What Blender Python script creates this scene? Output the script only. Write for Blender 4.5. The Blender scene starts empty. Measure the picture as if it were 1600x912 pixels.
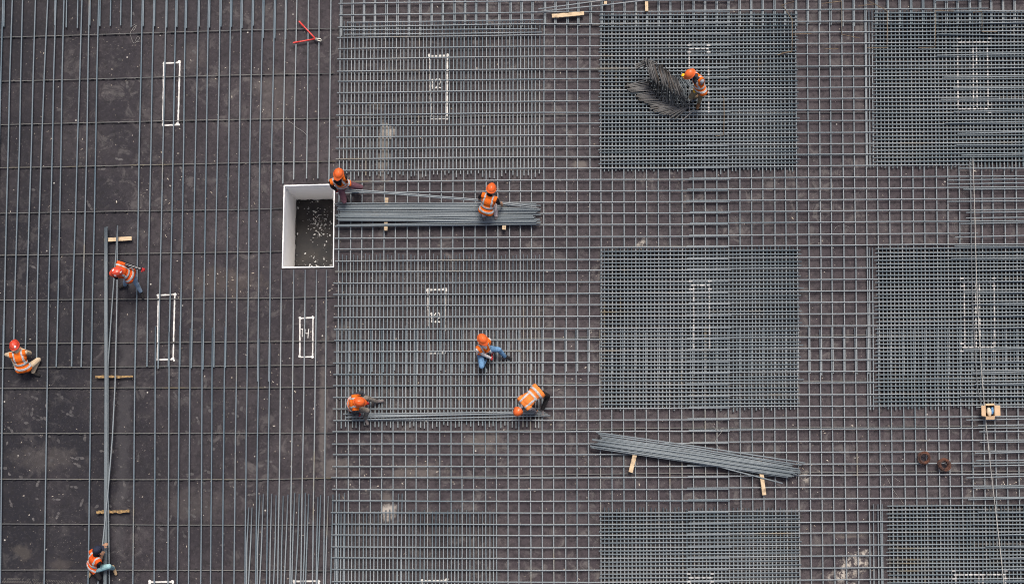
import bpy, bmesh, math, random
import numpy as np
from mathutils import Vector, Matrix, Quaternion

R = random.Random(11)
S = bpy.context.scene
C = S.collection

# ------------------------------------------------------------------ camera, sky, sun, exposure
FPX, SCALE = 2200.0, 60.0            # focal length in photo pixels (photo is 1600 wide), pixels per metre
TILT = math.atan(264.0 / FPX)
DIST = FPX / SCALE
CT, ST = math.cos(TILT), math.sin(TILT)
CAM = Vector((0.0, -DIST * ST, DIST * CT))
cam_d = bpy.data.cameras.new('camera'); cam = bpy.data.objects.new('camera', cam_d); C.objects.link(cam)
cam.location = CAM; cam.rotation_euler = (TILT, 0, 0)
cam_d.sensor_fit = 'HORIZONTAL'; cam_d.sensor_width = 36.0; cam_d.lens = 36.0 * FPX / 1600.0
cam_d.clip_start = 0.5; cam_d.clip_end = 2000.0
S.camera = cam

W = bpy.data.worlds.new('World'); S.world = W; W.use_nodes = True
wn = W.node_tree; bg = wn.nodes['Background']
sky = wn.nodes.new('ShaderNodeTexSky'); sky.sky_type = 'NISHITA'; sky.sun_disc = False
SUN_EL, SUN_ROT = math.radians(64), math.radians(8)
sky.sun_elevation = SUN_EL; sky.sun_rotation = SUN_ROT
sky.air_density = 0.8; sky.dust_density = 6.0; sky.ozone_density = 1.0
wn.links.new(sky.outputs[0], bg.inputs[0]); bg.inputs[1].default_value = 0.075
sd = bpy.data.lights.new('sun', 'SUN'); sun = bpy.data.objects.new('sun', sd); C.objects.link(sun)
sd.energy = 1.5; sd.angle = math.radians(20); sd.color = (1.0, 0.96, 0.90)
sdir = Vector((math.cos(SUN_EL) * math.sin(SUN_ROT), math.cos(SUN_EL) * math.cos(SUN_ROT), math.sin(SUN_EL)))
sun.rotation_euler = sdir.to_track_quat('Z', 'Y').to_euler()
S.view_settings.view_transform = 'Standard'; S.view_settings.look = 'None'
S.view_settings.gamma = 1.0; S.view_settings.exposure = 0.95
S.view_settings.use_curve_mapping = False
S.render.film_transparent = False
S.cycles.filter_width = 1.0

def P(px, py, z=0.0):
    """point of the place at height z that the photograph shows at (px, py) of its 1600 x 912 pixels"""
    xc, yc = (px - 800.0) / FPX, -(py - 456.0) / FPX
    d = Vector((xc, yc * CT + ST, yc * ST - CT))
    t = (z - CAM.z) / d.z
    return CAM + d * t

def lerp(a, b, t): return a + (b - a) * t
def interp(x, xs, ys):
    if x <= xs[0]: i = 0
    elif x >= xs[-1]: i = len(xs) - 2
    else:
        i = 0
        while x > xs[i + 1]: i += 1
    return lerp(ys[i], ys[i + 1], (x - xs[i]) / (xs[i + 1] - xs[i]))

# ------------------------------------------------------------------ materials
class NT:
    def __init__(s, name, rough=0.7, metal=0.0, spec=0.4):
        s.m = bpy.data.materials.new(name); s.m.use_nodes = True
        s.t = s.m.node_tree; s.b = s.t.nodes['Principled BSDF']
        s.b.inputs['Roughness'].default_value = rough; s.b.inputs['Metallic'].default_value = metal
        s.b.inputs['Specular IOR Level'].default_value = spec
        s.geo = None
    def pos(s):
        if s.geo is None: s.geo = s.t.nodes.new('ShaderNodeNewGeometry')
        return s.geo.outputs['Position']
    def obj(s):
        return s.t.nodes.new('ShaderNodeTexCoord').outputs['Object']
    def link(s, a, b): s.t.links.new(a, b)
    def val(s, sock, v):
        if hasattr(v, 'is_output') or isinstance(v, bpy.types.NodeSocket): s.link(v, sock)
        else: sock.default_value = v
    def mapping(s, vec, scale=(1, 1, 1), loc=(0, 0, 0), rot=(0, 0, 0)):
        n = s.t.nodes.new('ShaderNodeMapping'); s.link(vec, n.inputs[0])
        n.inputs['Location'].default_value = loc; n.inputs['Rotation'].default_value = rot; n.inputs['Scale'].default_value = scale
        return n.outputs[0]
    def noise(s, vec, scale, detail=4, rough=0.55, dist=0.0):
        n = s.t.nodes.new('ShaderNodeTexNoise'); s.link(vec, n.inputs['Vector'])
        n.inputs['Scale'].default_value = scale; n.inputs['Detail'].default_value = detail
        n.inputs['Roughness'].default_value = rough; n.inputs['Distortion'].default_value = dist
        return n.outputs[0]
    def voronoi(s, vec, scale):
        n = s.t.nodes.new('ShaderNodeTexVoronoi'); s.link(vec, n.inputs['Vector']); n.inputs['Scale'].default_value = scale
        return n.outputs['Distance']
    def rng(s, v, a, b, c=0.0, d=1.0):
        n = s.t.nodes.new('ShaderNodeMapRange'); s.link(v, n.inputs[0])
        for i, k in enumerate((a, b, c, d)): n.inputs[i + 1].default_value = k
        return n.outputs[0]
    def math(s, op, a, b=0.0):
        n = s.t.nodes.new('ShaderNodeMath'); n.operation = op
        s.val(n.inputs[0], a); s.val(n.inputs[1], b)
        return n.outputs[0]
    def mix(s, f, a, b):
        n = s.t.nodes.new('ShaderNodeMix'); n.data_type = 'RGBA'
        s.val(n.inputs[0], f)
        for k, v in ((6, a), (7, b)):
            if isinstance(v, tuple): n.inputs[k].default_value = (v[0], v[1], v[2], 1)
            else: s.link(v, n.inputs[k])
        return n.outputs[2]
    def attr(s, name):
        n = s.t.nodes.new('ShaderNodeAttribute'); n.attribute_name = name
        return n.outputs['Fac']
    def sep(s, v):
        n = s.t.nodes.new('ShaderNodeSeparateXYZ'); s.link(v, n.inputs[0]); return n.outputs
    def color(s, c):
        if isinstance(c, tuple): s.b.inputs['Base Color'].default_value = (c[0], c[1], c[2], 1)
        else: s.link(c, s.b.inputs['Base Color'])
    def bump(s, h, strength=0.3, dist=0.02):
        n = s.t.nodes.new('ShaderNodeBump'); n.inputs['Strength'].default_value = strength; n.inputs['Distance'].default_value = dist
        s.link(h, n.inputs['Height']); s.link(n.outputs[0], s.b.inputs['Normal'])

def cloth(name, c, v=0.25, scale=9.0, rough=0.85):
    n = NT(name, rough, 0, 0.2); o = n.obj()
    f = n.noise(o, scale, 3)
    n.color(n.mix(n.rng(f, 0.3, 0.7), tuple(k * (1 - v) for k in c), tuple(min(1, k * (1 + v)) for k in c)))
    n.bump(n.noise(o, scale * 2.2, 2), 0.6, 0.02)
    return n.m

def mat_bar(name, base, pale, rust, amount):
    n = NT(name, 0.55, 0.0, 0.45); p = n.pos(); t = n.attr('tint')
    f1 = n.noise(n.mapping(p, (0.35, 0.35, 2)), 1.0, 3)
    c = n.mix(n.rng(f1, 0.3, 0.7), base, pale)
    c = n.mix(n.rng(t, 0.0, 1.0, 0.0, 0.75), c, pale)
    r = n.math('ADD', n.noise(p, 0.55, 5, 0.6), n.math('MULTIPLY', n.math('GREATER_THAN', t, 0.86), 0.16))
    c = n.mix(n.rng(r, amount, amount + 0.12), c, rust)
    n.color(c)
    n.bump(n.noise(p, 40, 2), 0.25, 0.004)
    return n.m

M = {}
M['bar'] = mat_bar('blue_grey_steel', (0.112, 0.150, 0.170), (0.235, 0.255, 0.265), (0.22, 0.19, 0.14), 0.715)
M['bar_mat'] = mat_bar('teal_grey_steel', (0.084, 0.118, 0.137), (0.182, 0.210, 0.225), (0.19, 0.165, 0.115), 0.73)
M['bar_blue'] = mat_bar('blue_scale_steel', (0.062, 0.106, 0.138), (0.145, 0.172, 0.192), (0.20, 0.185, 0.155), 0.70)  # blue steel with the left side's vignette darkening put into its colour
M['bar_thin'] = mat_bar('dull_steel', (0.085, 0.09, 0.095), (0.13, 0.125, 0.115), (0.17, 0.14, 0.085), 0.70)
M['bundle'] = mat_bar('fresh_steel', (0.075, 0.098, 0.112), (0.18, 0.205, 0.218), (0.17, 0.165, 0.15), 0.74)
M['rusty'] = mat_bar('weathered_steel', (0.037, 0.035, 0.034), (0.165, 0.160, 0.153), (0.075, 0.056, 0.042), 0.62)  # weathered heap bars; the dark tone also paints shade under the mats

def mat_ground():
    n = NT('dark_formwork_board', 0.8, 0, 0.3); p = n.pos()
    big = n.noise(p, 0.13, 3); mid = n.noise(p, 0.9, 6, 0.65); fine = n.noise(p, 7.0, 6, 0.72)
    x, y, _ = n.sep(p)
    dust_vignette = n.math('ADD', n.rng(x, -13.0, 0.0, 0.0, 0.72), n.rng(big, 0.3, 0.7, -0.16, 0.22))  # dust patches plus vignette darkening toward the left, painted into the board colour
    c = n.mix(dust_vignette, (0.0115, 0.0110, 0.0158), (0.060, 0.0475, 0.0530))
    hv = n.rng(dust_vignette, 0.0, 0.75, 0.32, 1.0)
    c = n.mix(n.math('MULTIPLY', hv, n.rng(mid, 0.44, 0.66, 0, 0.55)), c, (0.084, 0.071, 0.073))
    c = n.mix(n.rng(fine, 0.47, 0.66, 0, 0.72), c, (0.011, 0.010, 0.0115))
    c = n.mix(n.rng(n.noise(p, 15.0, 4, 0.7), 0.56, 0.70, 0, 0.34), c, (0.100, 0.090, 0.090))
    # scuffs, dried slurry and footprints
    sc = n.noise(p, 2.6, 7, 0.72, 0.8); gate = n.noise(n.mapping(p, loc=(7, 3, 0)), 0.45, 3)
    f = n.math('MULTIPLY', n.rng(sc, 0.52, 0.62), n.rng(gate, 0.42, 0.58))
    c = n.mix(n.math('MULTIPLY', n.math('MULTIPLY', f, hv), 0.7), c, (0.135, 0.123, 0.118))
    spk = n.math('MULTIPLY', n.rng(n.voronoi(p, 6.5), 0.11, 0.05), n.rng(n.noise(n.mapping(p, loc=(2, 9, 0)), 0.8, 3), 0.43, 0.58))
    c = n.mix(n.math('MULTIPLY', spk, 0.6), c, (0.30, 0.26, 0.21))
    spk2 = n.math('MULTIPLY', n.rng(n.voronoi(p, 2.1), 0.055, 0.03), n.rng(n.noise(n.mapping(p, loc=(5, 1, 0)), 1.4, 2), 0.46, 0.55))
    c = n.mix(spk2, c, (0.45, 0.42, 0.38))
    spk3 = n.math('MULTIPLY', n.rng(n.voronoi(p, 12.0), 0.16, 0.07), n.rng(n.noise(n.mapping(p, loc=(1, 4, 0)), 1.1, 4), 0.47, 0.58))
    c = n.mix(n.math('MULTIPLY', spk3, 0.55), c, (0.20, 0.175, 0.16))
    # stains with a shape of their own: (px, py, half width, half height, strength, colour)
    wob = n.noise(p, 3.0, 5, 0.7); splat = n.noise(p, 5.5, 5, 0.75)
    for (px, py, hw, hh, k, col) in STAINS:
        q = P(px, py, 0)
        mx = n.math('DIVIDE', n.math('SUBTRACT', x, q.x), hw / SCALE)
        my = n.math('DIVIDE', n.math('SUBTRACT', y, q.y), hh / SCALE)
        d = n.math('ADD', n.math('SQRT', n.math('ADD', n.math('MULTIPLY', mx, mx), n.math('MULTIPLY', my, my))),
                   n.rng(wob, 0.2, 0.8, -0.75, 0.75))
        f = n.rng(d, 1.0, 0.45)
        if col == PALE: f = n.math('MULTIPLY', f, n.rng(splat, 0.47, 0.56))
        c = n.mix(n.math('MULTIPLY', f, k), c, col)
    n.color(c)
    n.bump(n.noise(p, 6.0, 5, 0.6), 0.35, 0.02)
    return n.m
SMEAR = (0.44, 0.40, 0.36)
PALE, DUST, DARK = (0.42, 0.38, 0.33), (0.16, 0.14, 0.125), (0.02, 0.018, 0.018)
STAINS = [(604, 205, 13, 17, 0.95, SMEAR), (600, 235, 12, 60, 0.85, (0.19, 0.168, 0.152)), (607, 798, 14, 14, 0.9, SMEAR), (605, 780, 12, 22, 0.45, DUST),
          (1336, 880, 27, 20, 0.9, PALE), (1318, 902, 25, 18, 0.9, PALE), (1348, 866, 14, 8, 0.8, PALE), (1398, 905, 14, 8, 0.7, PALE),
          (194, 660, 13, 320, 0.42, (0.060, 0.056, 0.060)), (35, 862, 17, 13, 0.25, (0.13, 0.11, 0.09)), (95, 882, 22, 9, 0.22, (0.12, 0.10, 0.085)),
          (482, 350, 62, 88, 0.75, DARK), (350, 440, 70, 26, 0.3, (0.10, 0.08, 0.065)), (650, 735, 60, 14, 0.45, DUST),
          (520, 730, 30, 20, 0.4, DUST), (760, 690, 34, 20, 0.4, DUST), (590, 165, 16, 8, 0.5, DUST), (505, 640, 8, 130, 0.4, DUST),
          (1325, 835, 34, 6, 0.6, DUST), (1260, 745, 8, 14, 0.7, PALE), (905, 258, 14, 10, 0.6, DUST), (1000, 382, 12, 10, 0.7, PALE),
          (430, 150, 40, 60, 0.2, DUST), (300, 90, 26, 30, 0.14, DUST), (70, 715, 60, 22, 0.16, DUST), (300, 790, 60, 30, 0.14, DUST)]
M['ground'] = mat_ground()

def mat_simple(name, c, c2, scale, rough=0.7, spec=0.4, stretch=(1, 1, 1), bump=0.2, metal=0.0):
    n = NT(name, rough, metal, spec); o = n.obj()
    f = n.noise(n.mapping(o, stretch), scale, 5, 0.6)
    cc = n.mix(n.rng(f, 0.35, 0.65), c, c2)
    if name == 'pale_timber': cc = n.mix(n.rng(n.noise(n.pos(), 5.0, 5, 0.7), 0.50, 0.66, 0, 0.75), cc, (0.17, 0.115, 0.07))
    n.color(cc)
    if bump: n.bump(f, bump, 0.01)
    return n.m
M['wood'] = mat_simple('pale_timber', (0.48, 0.34, 0.20), (0.62, 0.48, 0.31), 6, stretch=(1, 12, 12))
M['wood_dark'] = mat_simple('weathered_timber', (0.05, 0.032, 0.016), (0.42, 0.26, 0.10), 5, stretch=(3, 9, 9), bump=0.5)
M['paint'] = mat_simple('white_spray_paint', (0.50, 0.48, 0.45), (0.74, 0.72, 0.69), 9, 0.9)
M['paint_old'] = mat_simple('worn_spray_paint', (0.28, 0.28, 0.275), (0.60, 0.58, 0.555), 7, 0.9)
M['lining'] = mat_simple('white_foam_board', (0.84, 0.825, 0.80), (0.88, 0.865, 0.845), 3, 0.85)
M['edge'] = mat_simple('chipped_edge', (0.02, 0.02, 0.02), (0.05, 0.045, 0.04), 9, 0.9)
M['floor'] = mat_simple('wet_pit_floor', (0.015, 0.0145, 0.0165), (0.036, 0.031, 0.028), 2.2, 0.7)
M['chips'] = mat_simple('foam_chips', (0.30, 0.295, 0.29), (0.70, 0.69, 0.67), 3, 0.9)
M['litter'] = mat_simple('pale_litter', (0.28, 0.23, 0.17), (0.55, 0.50, 0.44), 1.7, 0.9)
M['spacer'] = mat_simple('black_plastic', (0.008, 0.008, 0.009), (0.018, 0.017, 0.018), 6, 0.6)
M['card'] = mat_simple('brown_cardboard', (0.50, 0.33, 0.19), (0.58, 0.40, 0.25), 5, 0.85)
M['card_in'] = mat_simple('cardboard_inside', (0.24, 0.16, 0.09), (0.30, 0.20, 0.12), 5, 0.9)
M['packet'] = mat_simple('cream_packet', (0.55, 0.42, 0.29), (0.70, 0.60, 0.48), 7, 0.6)
M['bluebag'] = mat_simple('blue_plastic_bag', (0.03, 0.16, 0.42), (0.25, 0.48, 0.72), 9, 0.35)
M['red'] = mat_simple('red_enamel', (0.55, 0.035, 0.03), (0.68, 0.07, 0.055), 6, 0.4)
M['jaw'] = mat_simple('worn_tool_steel', (0.30, 0.29, 0.25), (0.48, 0.46, 0.40), 20, 0.4, metal=0.5)
M['rust'] = mat_simple('rusty_wire', (0.045, 0.030, 0.027), (0.125, 0.048, 0.026), 5, 0.85)
M['wire'] = mat_simple('grey_tie_wire', (0.20, 0.19, 0.185), (0.32, 0.30, 0.28), 3, 0.6)
M['wire_brown'] = mat_simple('rusted_rod', (0.07, 0.045, 0.03), (0.24, 0.18, 0.115), 2.2, 0.8)
M['cord'] = mat_simple('pale_cord', (0.27, 0.27, 0.26), (0.44, 0.42, 0.38), 2.0, 0.8)
M['cord_dark'] = mat_simple('dark_hose', (0.10, 0.105, 0.11), (0.17, 0.175, 0.18), 2.0, 0.6)
# clothing
M['orange'] = cloth('orange_vest', (0.72, 0.135, 0.012), 0.2)
M['orange_red'] = cloth('red_orange_vest', (0.68, 0.09, 0.012), 0.2)
M['orange_pale'] = cloth('faded_orange_vest', (0.74, 0.20, 0.04), 0.18)
M['tape'] = cloth('silver_tape', (0.44, 0.43, 0.42), 0.25, 20, 0.5)
M['hat_orange'] = mat_simple('orange_helmet', (0.68, 0.105, 0.018), (0.74, 0.14, 0.028), 4, 0.33, 0.5, bump=0.03)
M['hat_red'] = mat_simple('red_helmet', (0.54, 0.05, 0.025), (0.62, 0.075, 0.035), 4, 0.33, 0.5, bump=0.03)
M['sticker'] = mat_simple('white_sticker', (0.66, 0.64, 0.62), (0.78, 0.76, 0.75), 30, 0.5)
M['navy'] = cloth('navy_cloth', (0.018, 0.022, 0.04))
M['black'] = cloth('black_cloth', (0.014, 0.013, 0.015))
M['charcoal'] = cloth('charcoal_cloth', (0.045, 0.047, 0.055))
M['grey'] = cloth('grey_cloth', (0.30, 0.31, 0.34))
M['patterned'] = cloth('mottled_cloth', (0.22, 0.20, 0.21), 0.9, 26)
M['white'] = cloth('white_cloth', (0.60, 0.57, 0.55), 0.15)
M['beige'] = cloth('beige_cloth', (0.56, 0.43, 0.29), 0.15)
M['maroon'] = cloth('maroon_cloth', (0.13, 0.06, 0.075))
M['denim'] = cloth('blue_denim', (0.12, 0.24, 0.40), 0.35)
M['denim_pale'] = cloth('washed_denim', (0.26, 0.34, 0.42), 0.35)
M['teal'] = cloth('pale_teal_denim', (0.27, 0.44, 0.46), 0.25)
M['khaki'] = cloth('khaki_cloth', (0.20, 0.15, 0.095), 0.35)
M['taupe'] = cloth('taupe_cloth', (0.19, 0.165, 0.14), 0.3)
M['lilac'] = cloth('pale_lilac_cloth', (0.46, 0.40, 0.40), 0.3)
M['shoe_dark'] = cloth('black_boot', (0.022, 0.02, 0.02))
M['shoe_tan'] = cloth('tan_boot', (0.34, 0.24, 0.14))
M['shoe_brown'] = cloth('brown_boot', (0.16, 0.085, 0.045))
M['shoe_grey'] = cloth('grey_boot', (0.15, 0.13, 0.125))
M['glove_red'] = cloth('red_glove', (0.52, 0.035, 0.035), 0.2)
M['glove_yellow'] = cloth('yellow_glove', (0.82, 0.42, 0.02), 0.2)
M['skin'] = cloth('skin', (0.36, 0.20, 0.125), 0.12, 5, 0.6)
M['hair'] = cloth('black_hair', (0.012, 0.01, 0.01))
M['eye'] = mat_simple('eye', (0.04, 0.03, 0.025), (0.06, 0.045, 0.035), 40, 0.2, bump=0)

# ------------------------------------------------------------------ mesh helpers
class MB:
    """collects geometry for ONE mesh object"""
    def __init__(s): s.v, s.f, s.mi, s.t = [], [], [], []
    def add(s, vs, fs, mi=0, tint=0.5):
        o = len(s.v); s.v += [tuple(v) for v in vs]; s.t += [tint] * len(vs)
        s.f += [tuple(i + o for i in f) for f in fs]; s.mi += [mi] * len(fs)
    def tube(s, pts, r, n=6, tint=0.5, mi=0, r1=None, cap=True):
        pts = [Vector(p) for p in pts]; k = len(pts); vs = []
        up = Vector((0.12, 0.07, 1)).normalized()
        for i in range(k):
            d = (pts[min(i + 1, k - 1)] - pts[max(i - 1, 0)]).normalized()
            a = up if abs(d.dot(up)) < 0.95 else Vector((1, 0, 0))
            u = d.cross(a).normalized(); w = u.cross(d)
            rr = r if r1 is None else lerp(r, r1, i / (k - 1))
            vs += [pts[i] + (u * math.cos(2 * math.pi * j / n) + w * math.sin(2 * math.pi * j / n)) * rr for j in range(n)]
        fs = [(i * n + j, i * n + (j + 1) % n, (i + 1) * n + (j + 1) % n, (i + 1) * n + j) for i in range(k - 1) for j in range(n)]
        if cap: fs += [tuple(range(n)), tuple((k - 1) * n + j for j in reversed(range(n)))]
        s.add(vs, fs, mi, tint)
    def box(s, c, ax, hx, hy, z0, z1, mi=0, bevel=0.004):
        """box round the ground point c, long axis ax (2-D), half sizes hx, hy"""
        ax = Vector((ax[0], ax[1], 0)).normalized(); ay = Vector((-ax.y, ax.x, 0)); vs = []
        for (z, b) in ((z0, bevel), (z0 + bevel, 0), (z1 - bevel, 0), (z1, bevel)):
            for sx, sy in ((-1, -1), (1, -1), (1, 1), (-1, 1)):
                q = Vector((c[0], c[1], 0)) + ax * sx * (hx - b) + ay * sy * (hy - b); vs.append((q.x, q.y, z))
        fs = [(3, 2, 1, 0), (12, 13, 14, 15)]
        for l in range(3):
            for j in range(4): fs.append((l * 4 + j, l * 4 + (j + 1) % 4, l * 4 + 4 + (j + 1) % 4, l * 4 + 4 + j))
        s.add(vs, fs, mi)
    def ball(s, c, rx, ry=None, rz=None, nu=14, nv=9, rot=None, mi=0):
        ry = ry or rx; rz = rz or rx; vs, fs = [], []
        for i in range(nv + 1):
            th = math.pi * i / nv
            for j in range(nu):
                ph = 2 * math.pi * j / nu
                p = Vector((rx * math.sin(th) * math.cos(ph), ry * math.sin(th) * math.sin(ph), rz * math.cos(th)))
                if rot is not None: p = rot @ p
                vs.append(Vector(c) + p)
        for i in range(nv):
            for j in range(nu):
                fs.append((i * nu + j, (i + 1) * nu + j, (i + 1) * nu + (j + 1) % nu, i * nu + (j + 1) % nu))
        s.add(vs, fs, mi)
    def build(s, name, mats, parent=None, smooth=True, origin=None):
        me = bpy.data.meshes.new(name)
        vs = np.array(s.v, dtype=float) if s.v else np.zeros((0, 3))
        if origin is not None: vs = vs - np.array(tuple(origin))
        me.from_pydata(vs.tolist(), [], s.f)
        mats = mats if isinstance(mats, (list, tuple)) else [mats]
        for m in mats: me.materials.append(m)
        if len(mats) > 1: me.polygons.foreach_set('material_index', s.mi)
        at = me.attributes.new('tint', 'FLOAT', 'POINT'); at.data.foreach_set('value', s.t)
        if smooth: me.polygons.foreach_set('use_smooth', [True] * len(s.f))
        me.validate(); me.update()
        o = bpy.data.objects.new(name, me); C.objects.link(o)
        if origin is not None: o.location = origin
        if parent is not None:
            o.parent = parent
            if origin is None: o.matrix_parent_inverse = Matrix.Translation(-Vector(parent.location))
        return o
def tag(o, label=None, cat=None, group=None, kind=None):
    if label: o['label'] = label
    if cat: o['category'] = cat
    if group: o['group'] = group
    if kind: o['kind'] = kind
    return o
def thing(name, loc, label, cat, group=None):
    o = bpy.data.objects.new(name, None); C.objects.link(o); o.location = loc; o.empty_display_size = 0.1
    return tag(o, label, cat, group)
def part(mb, name, mat, root, smooth=True):
    """mesh given in world coordinates, stored relative to the thing's base"""
    o = mb.build(name, mat, None, smooth, origin=tuple(root.location))
    o.parent = root; o.location = (0, 0, 0)
    return o

# ------------------------------------------------------------------ ground with the pit cut out of it
PIT = [(443.5, 289.5), (523.5, 287.5), (522, 418), (440.5, 419)]      # TL TR BR BL on the photo
pit = [P(x, y, 0) for x, y in PIT]
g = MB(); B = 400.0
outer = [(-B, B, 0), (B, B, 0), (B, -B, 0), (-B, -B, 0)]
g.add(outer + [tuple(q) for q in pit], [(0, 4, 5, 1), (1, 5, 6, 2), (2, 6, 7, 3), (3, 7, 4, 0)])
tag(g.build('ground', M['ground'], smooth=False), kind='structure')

DEPTH = 2.05
inn = [Vector(q) for q in pit]
ctr = sum(inn, Vector()) / 4
root = thing('pit_lining', (ctr.x, ctr.y, 0), 'white foam board lining of the rectangular pit', 'pit lining')
def inset(q, d):
    return Vector((q.x + d * (1 if ctr.x > q.x else -1), q.y + d * (1 if ctr.y > q.y else -1), 0))
for i in range(4):
    a, b = inn[i], inn[(i + 1) % 4]; m = MB(); th = 0.03
    # jagged lower and upper edge, wall butts against the ground's cut edge
    n = 26; A2, B2 = inset(a, th), inset(b, th); A0, B0 = inset(a, 0.002), inset(b, 0.002)
    ring = []
    for k in range(n + 1):
        t = k / n; jt = R.uniform(0.0, 0.02) + 0.025; jb = R.uniform(0, 0.07)
        o0, i0 = A0.lerp(B0, t), A2.lerp(B2, t)
        ring.append([(o0.x, o0.y, jt), (i0.x, i0.y, jt), (i0.x, i0.y, -DEPTH + jb + 0.03), (o0.x, o0.y, -DEPTH + jb + 0.03)])
    vs = [p for r_ in ring for p in r_]; fs = []
    for k in range(n):
        for j in range(4): fs.append((k * 4 + j, k * 4 + (j + 1) % 4, k * 4 + 4 + (j + 1) % 4, k * 4 + 4 + j))
    fs += [(3, 2, 1, 0), tuple(n * 4 + j for j in range(4))]
    m.add(vs, fs); part(m, 'wall_panel', M['lining'], root, smooth=False)
    # broken bead along the wall foot
    e = MB(); a2, b2 = inset(a, 0.033), inset(b, 0.033); rad = 0.012
    pp, rr = [], []
    for k in range(61):
        p0 = a2.lerp(b2, k / 60)
        if R.random() < .35: rad = R.choice([0.002, 0.003, 0.028, 0.036])
        pp.append(Vector((p0.x, p0.y, -DEPTH + .13 + R.uniform(-.01, .01)))); rr.append(rad)
    dv = (b2 - a2).normalized(); nv_ = Vector((-dv.y, dv.x, 0)); vs = []
    for p0, r_ in zip(pp, rr): vs += [p0 + nv_ * r_, p0 + Vector((0, 0, r_)), p0 - nv_ * r_, p0 - Vector((0, 0, r_))]
    e.add(vs, [(k * 4 + q_, k * 4 + (q_ + 1) % 4, k * 4 + 4 + (q_ + 1) % 4, k * 4 + 4 + q_) for k in range(60) for q_ in range(4)])
    part(e, 'chipped_bead', M['edge'], root)
fl = MB(); big = [inset(q, -0.4) for q in inn]
fl.add([(q.x, q.y, -DEPTH) for q in big], [(0, 1, 2, 3)])
tag(fl.build('pit_floor', M['floor'], smooth=False), kind='structure')
side = MB()   # earth sides behind the lining
for i in range(4):
    a, b = big[i], big[(i + 1) % 4]
    side.add([(a.x, a.y, -0.05), (b.x, b.y, -0.05), (b.x, b.y, -DEPTH), (a.x, a.y, -DEPTH)], [(0, 1, 2, 3)])
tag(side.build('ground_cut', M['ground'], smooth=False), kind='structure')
ch = MB()
for k in range(230):
    cl = R.random()
    if cl < 0.6: u, v = R.gauss(0.5, 0.15), R.gauss(0.30, 0.13)
    elif cl < 0.85: u, v = R.gauss(0.5, 0.25), R.gauss(0.85, 0.08)
    else: u, v = R.random(), R.random()
    u, v = min(0.95, max(0.05, u)), min(0.97, max(0.03, v))
    q = inn[0].lerp(inn[1], u).lerp(inn[3].lerp(inn[2], u), v)
    s_ = R.choice([0.006, 0.008, 0.010, 0.012, 0.015, 0.024]); rot = Matrix.Rotation(R.random() * 6.3, 3, 'Z')
    ch.ball((q.x, q.y, -DEPTH + s_ * 0.3), s_ * R.uniform(1, 1.8), s_, s_ * 0.5, 6, 4, rot)
tag(ch.build('foam_chips', M['chips']), kind='stuff')

# ------------------------------------------------------------------ rebar: measured positions
VT = [532, 550, 568, 585, 603, 620, 638, 655.5, 673.5, 691, 709, 725.5, 743, 760, 779, 797, 814, 831, 850.5, 867, 886, 902.5, 922, 939, 956, 974.5, 992.5,
      1010, 1028, 1046, 1065, 1082.5, 1100.5, 1119, 1137, 1154.5, 1172.5, 1190.5, 1209, 1225.5, 1242.5, 1261, 1279.5, 1296, 1315, 1332.5, 1351, 1368,
      1386, 1404.5, 1422.5, 1441, 1459.5, 1477.5, 1495, 1514, 1530, 1547.5, 1566, 1584, 1602]
VB = [525.5, 544, 561, 578.5, 596, 614, 634, 650, 668, 687, 705, 722, 740.5, 759.5, 776, 794, 811, 829.5, 847.5, 865.5, 884, 902, 920, 939, 957.5, 976, 994,
      1011, 1030.5, 1048, 1067, 1085, 1104, 1122, 1140, 1159, 1177.5, 1195, 1213, 1231, 1250, 1268, 1286, 1304.5, 1323, 1342, 1360, 1378,
      1397, 1417, 1434.5, 1451, 1471, 1487, 1506, 1523, 1542, 1559, 1577, 1595, 1613]
YM = [1, 19, 37.5, 54.5, 72, 88, 107.5, 123.5, 141, 158, 176, 193, 211, 228.7, 245, 263, 281, 298.5, 316, 333.5, 351, 370, 387, 405.5, 422.5, 440.5, 458.5,
      476, 494, 513, 530.5, 548, 566, 584, 601.5, 620, 638, 656, 674, 693, 710, 728.5, 746, 764.5, 782.5, 801, 819, 836, 855, 872, 890.5, 909, 927]
def vx(i, y):
    k = min(len(VT) - 2, max(0, int(math.floor(i)))); f = i - k
    return lerp(lerp(VT[k], VT[k + 1], f), lerp(VB[k], VB[k + 1], f), y / 912.0)
def ym(j):
    k = min(len(YM) - 2, max(0, int(math.floor(j)))); return lerp(YM[k], YM[k + 1], j - k)
def hy(j, x, right=False):
    m = ym(j)
    if x < 850: return m + 5.0 * (1 - m / 700.0) * (850 - x) / 320.0
    if right: return m - interp(x, [1000, 1074, 1250, 1640], [2.0, 2.4, 3.7, 6.3])
    return m - interp(x, [850, 1141, 1250], [0, 0.9, 1.2])
def vidx(x, y):
    lo, hi = 0.0, len(VT) - 1.0
    for _ in range(30):
        m = (lo + hi) / 2
        if vx(m, y) < x: lo = m
        else: hi = m
    return lo

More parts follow.
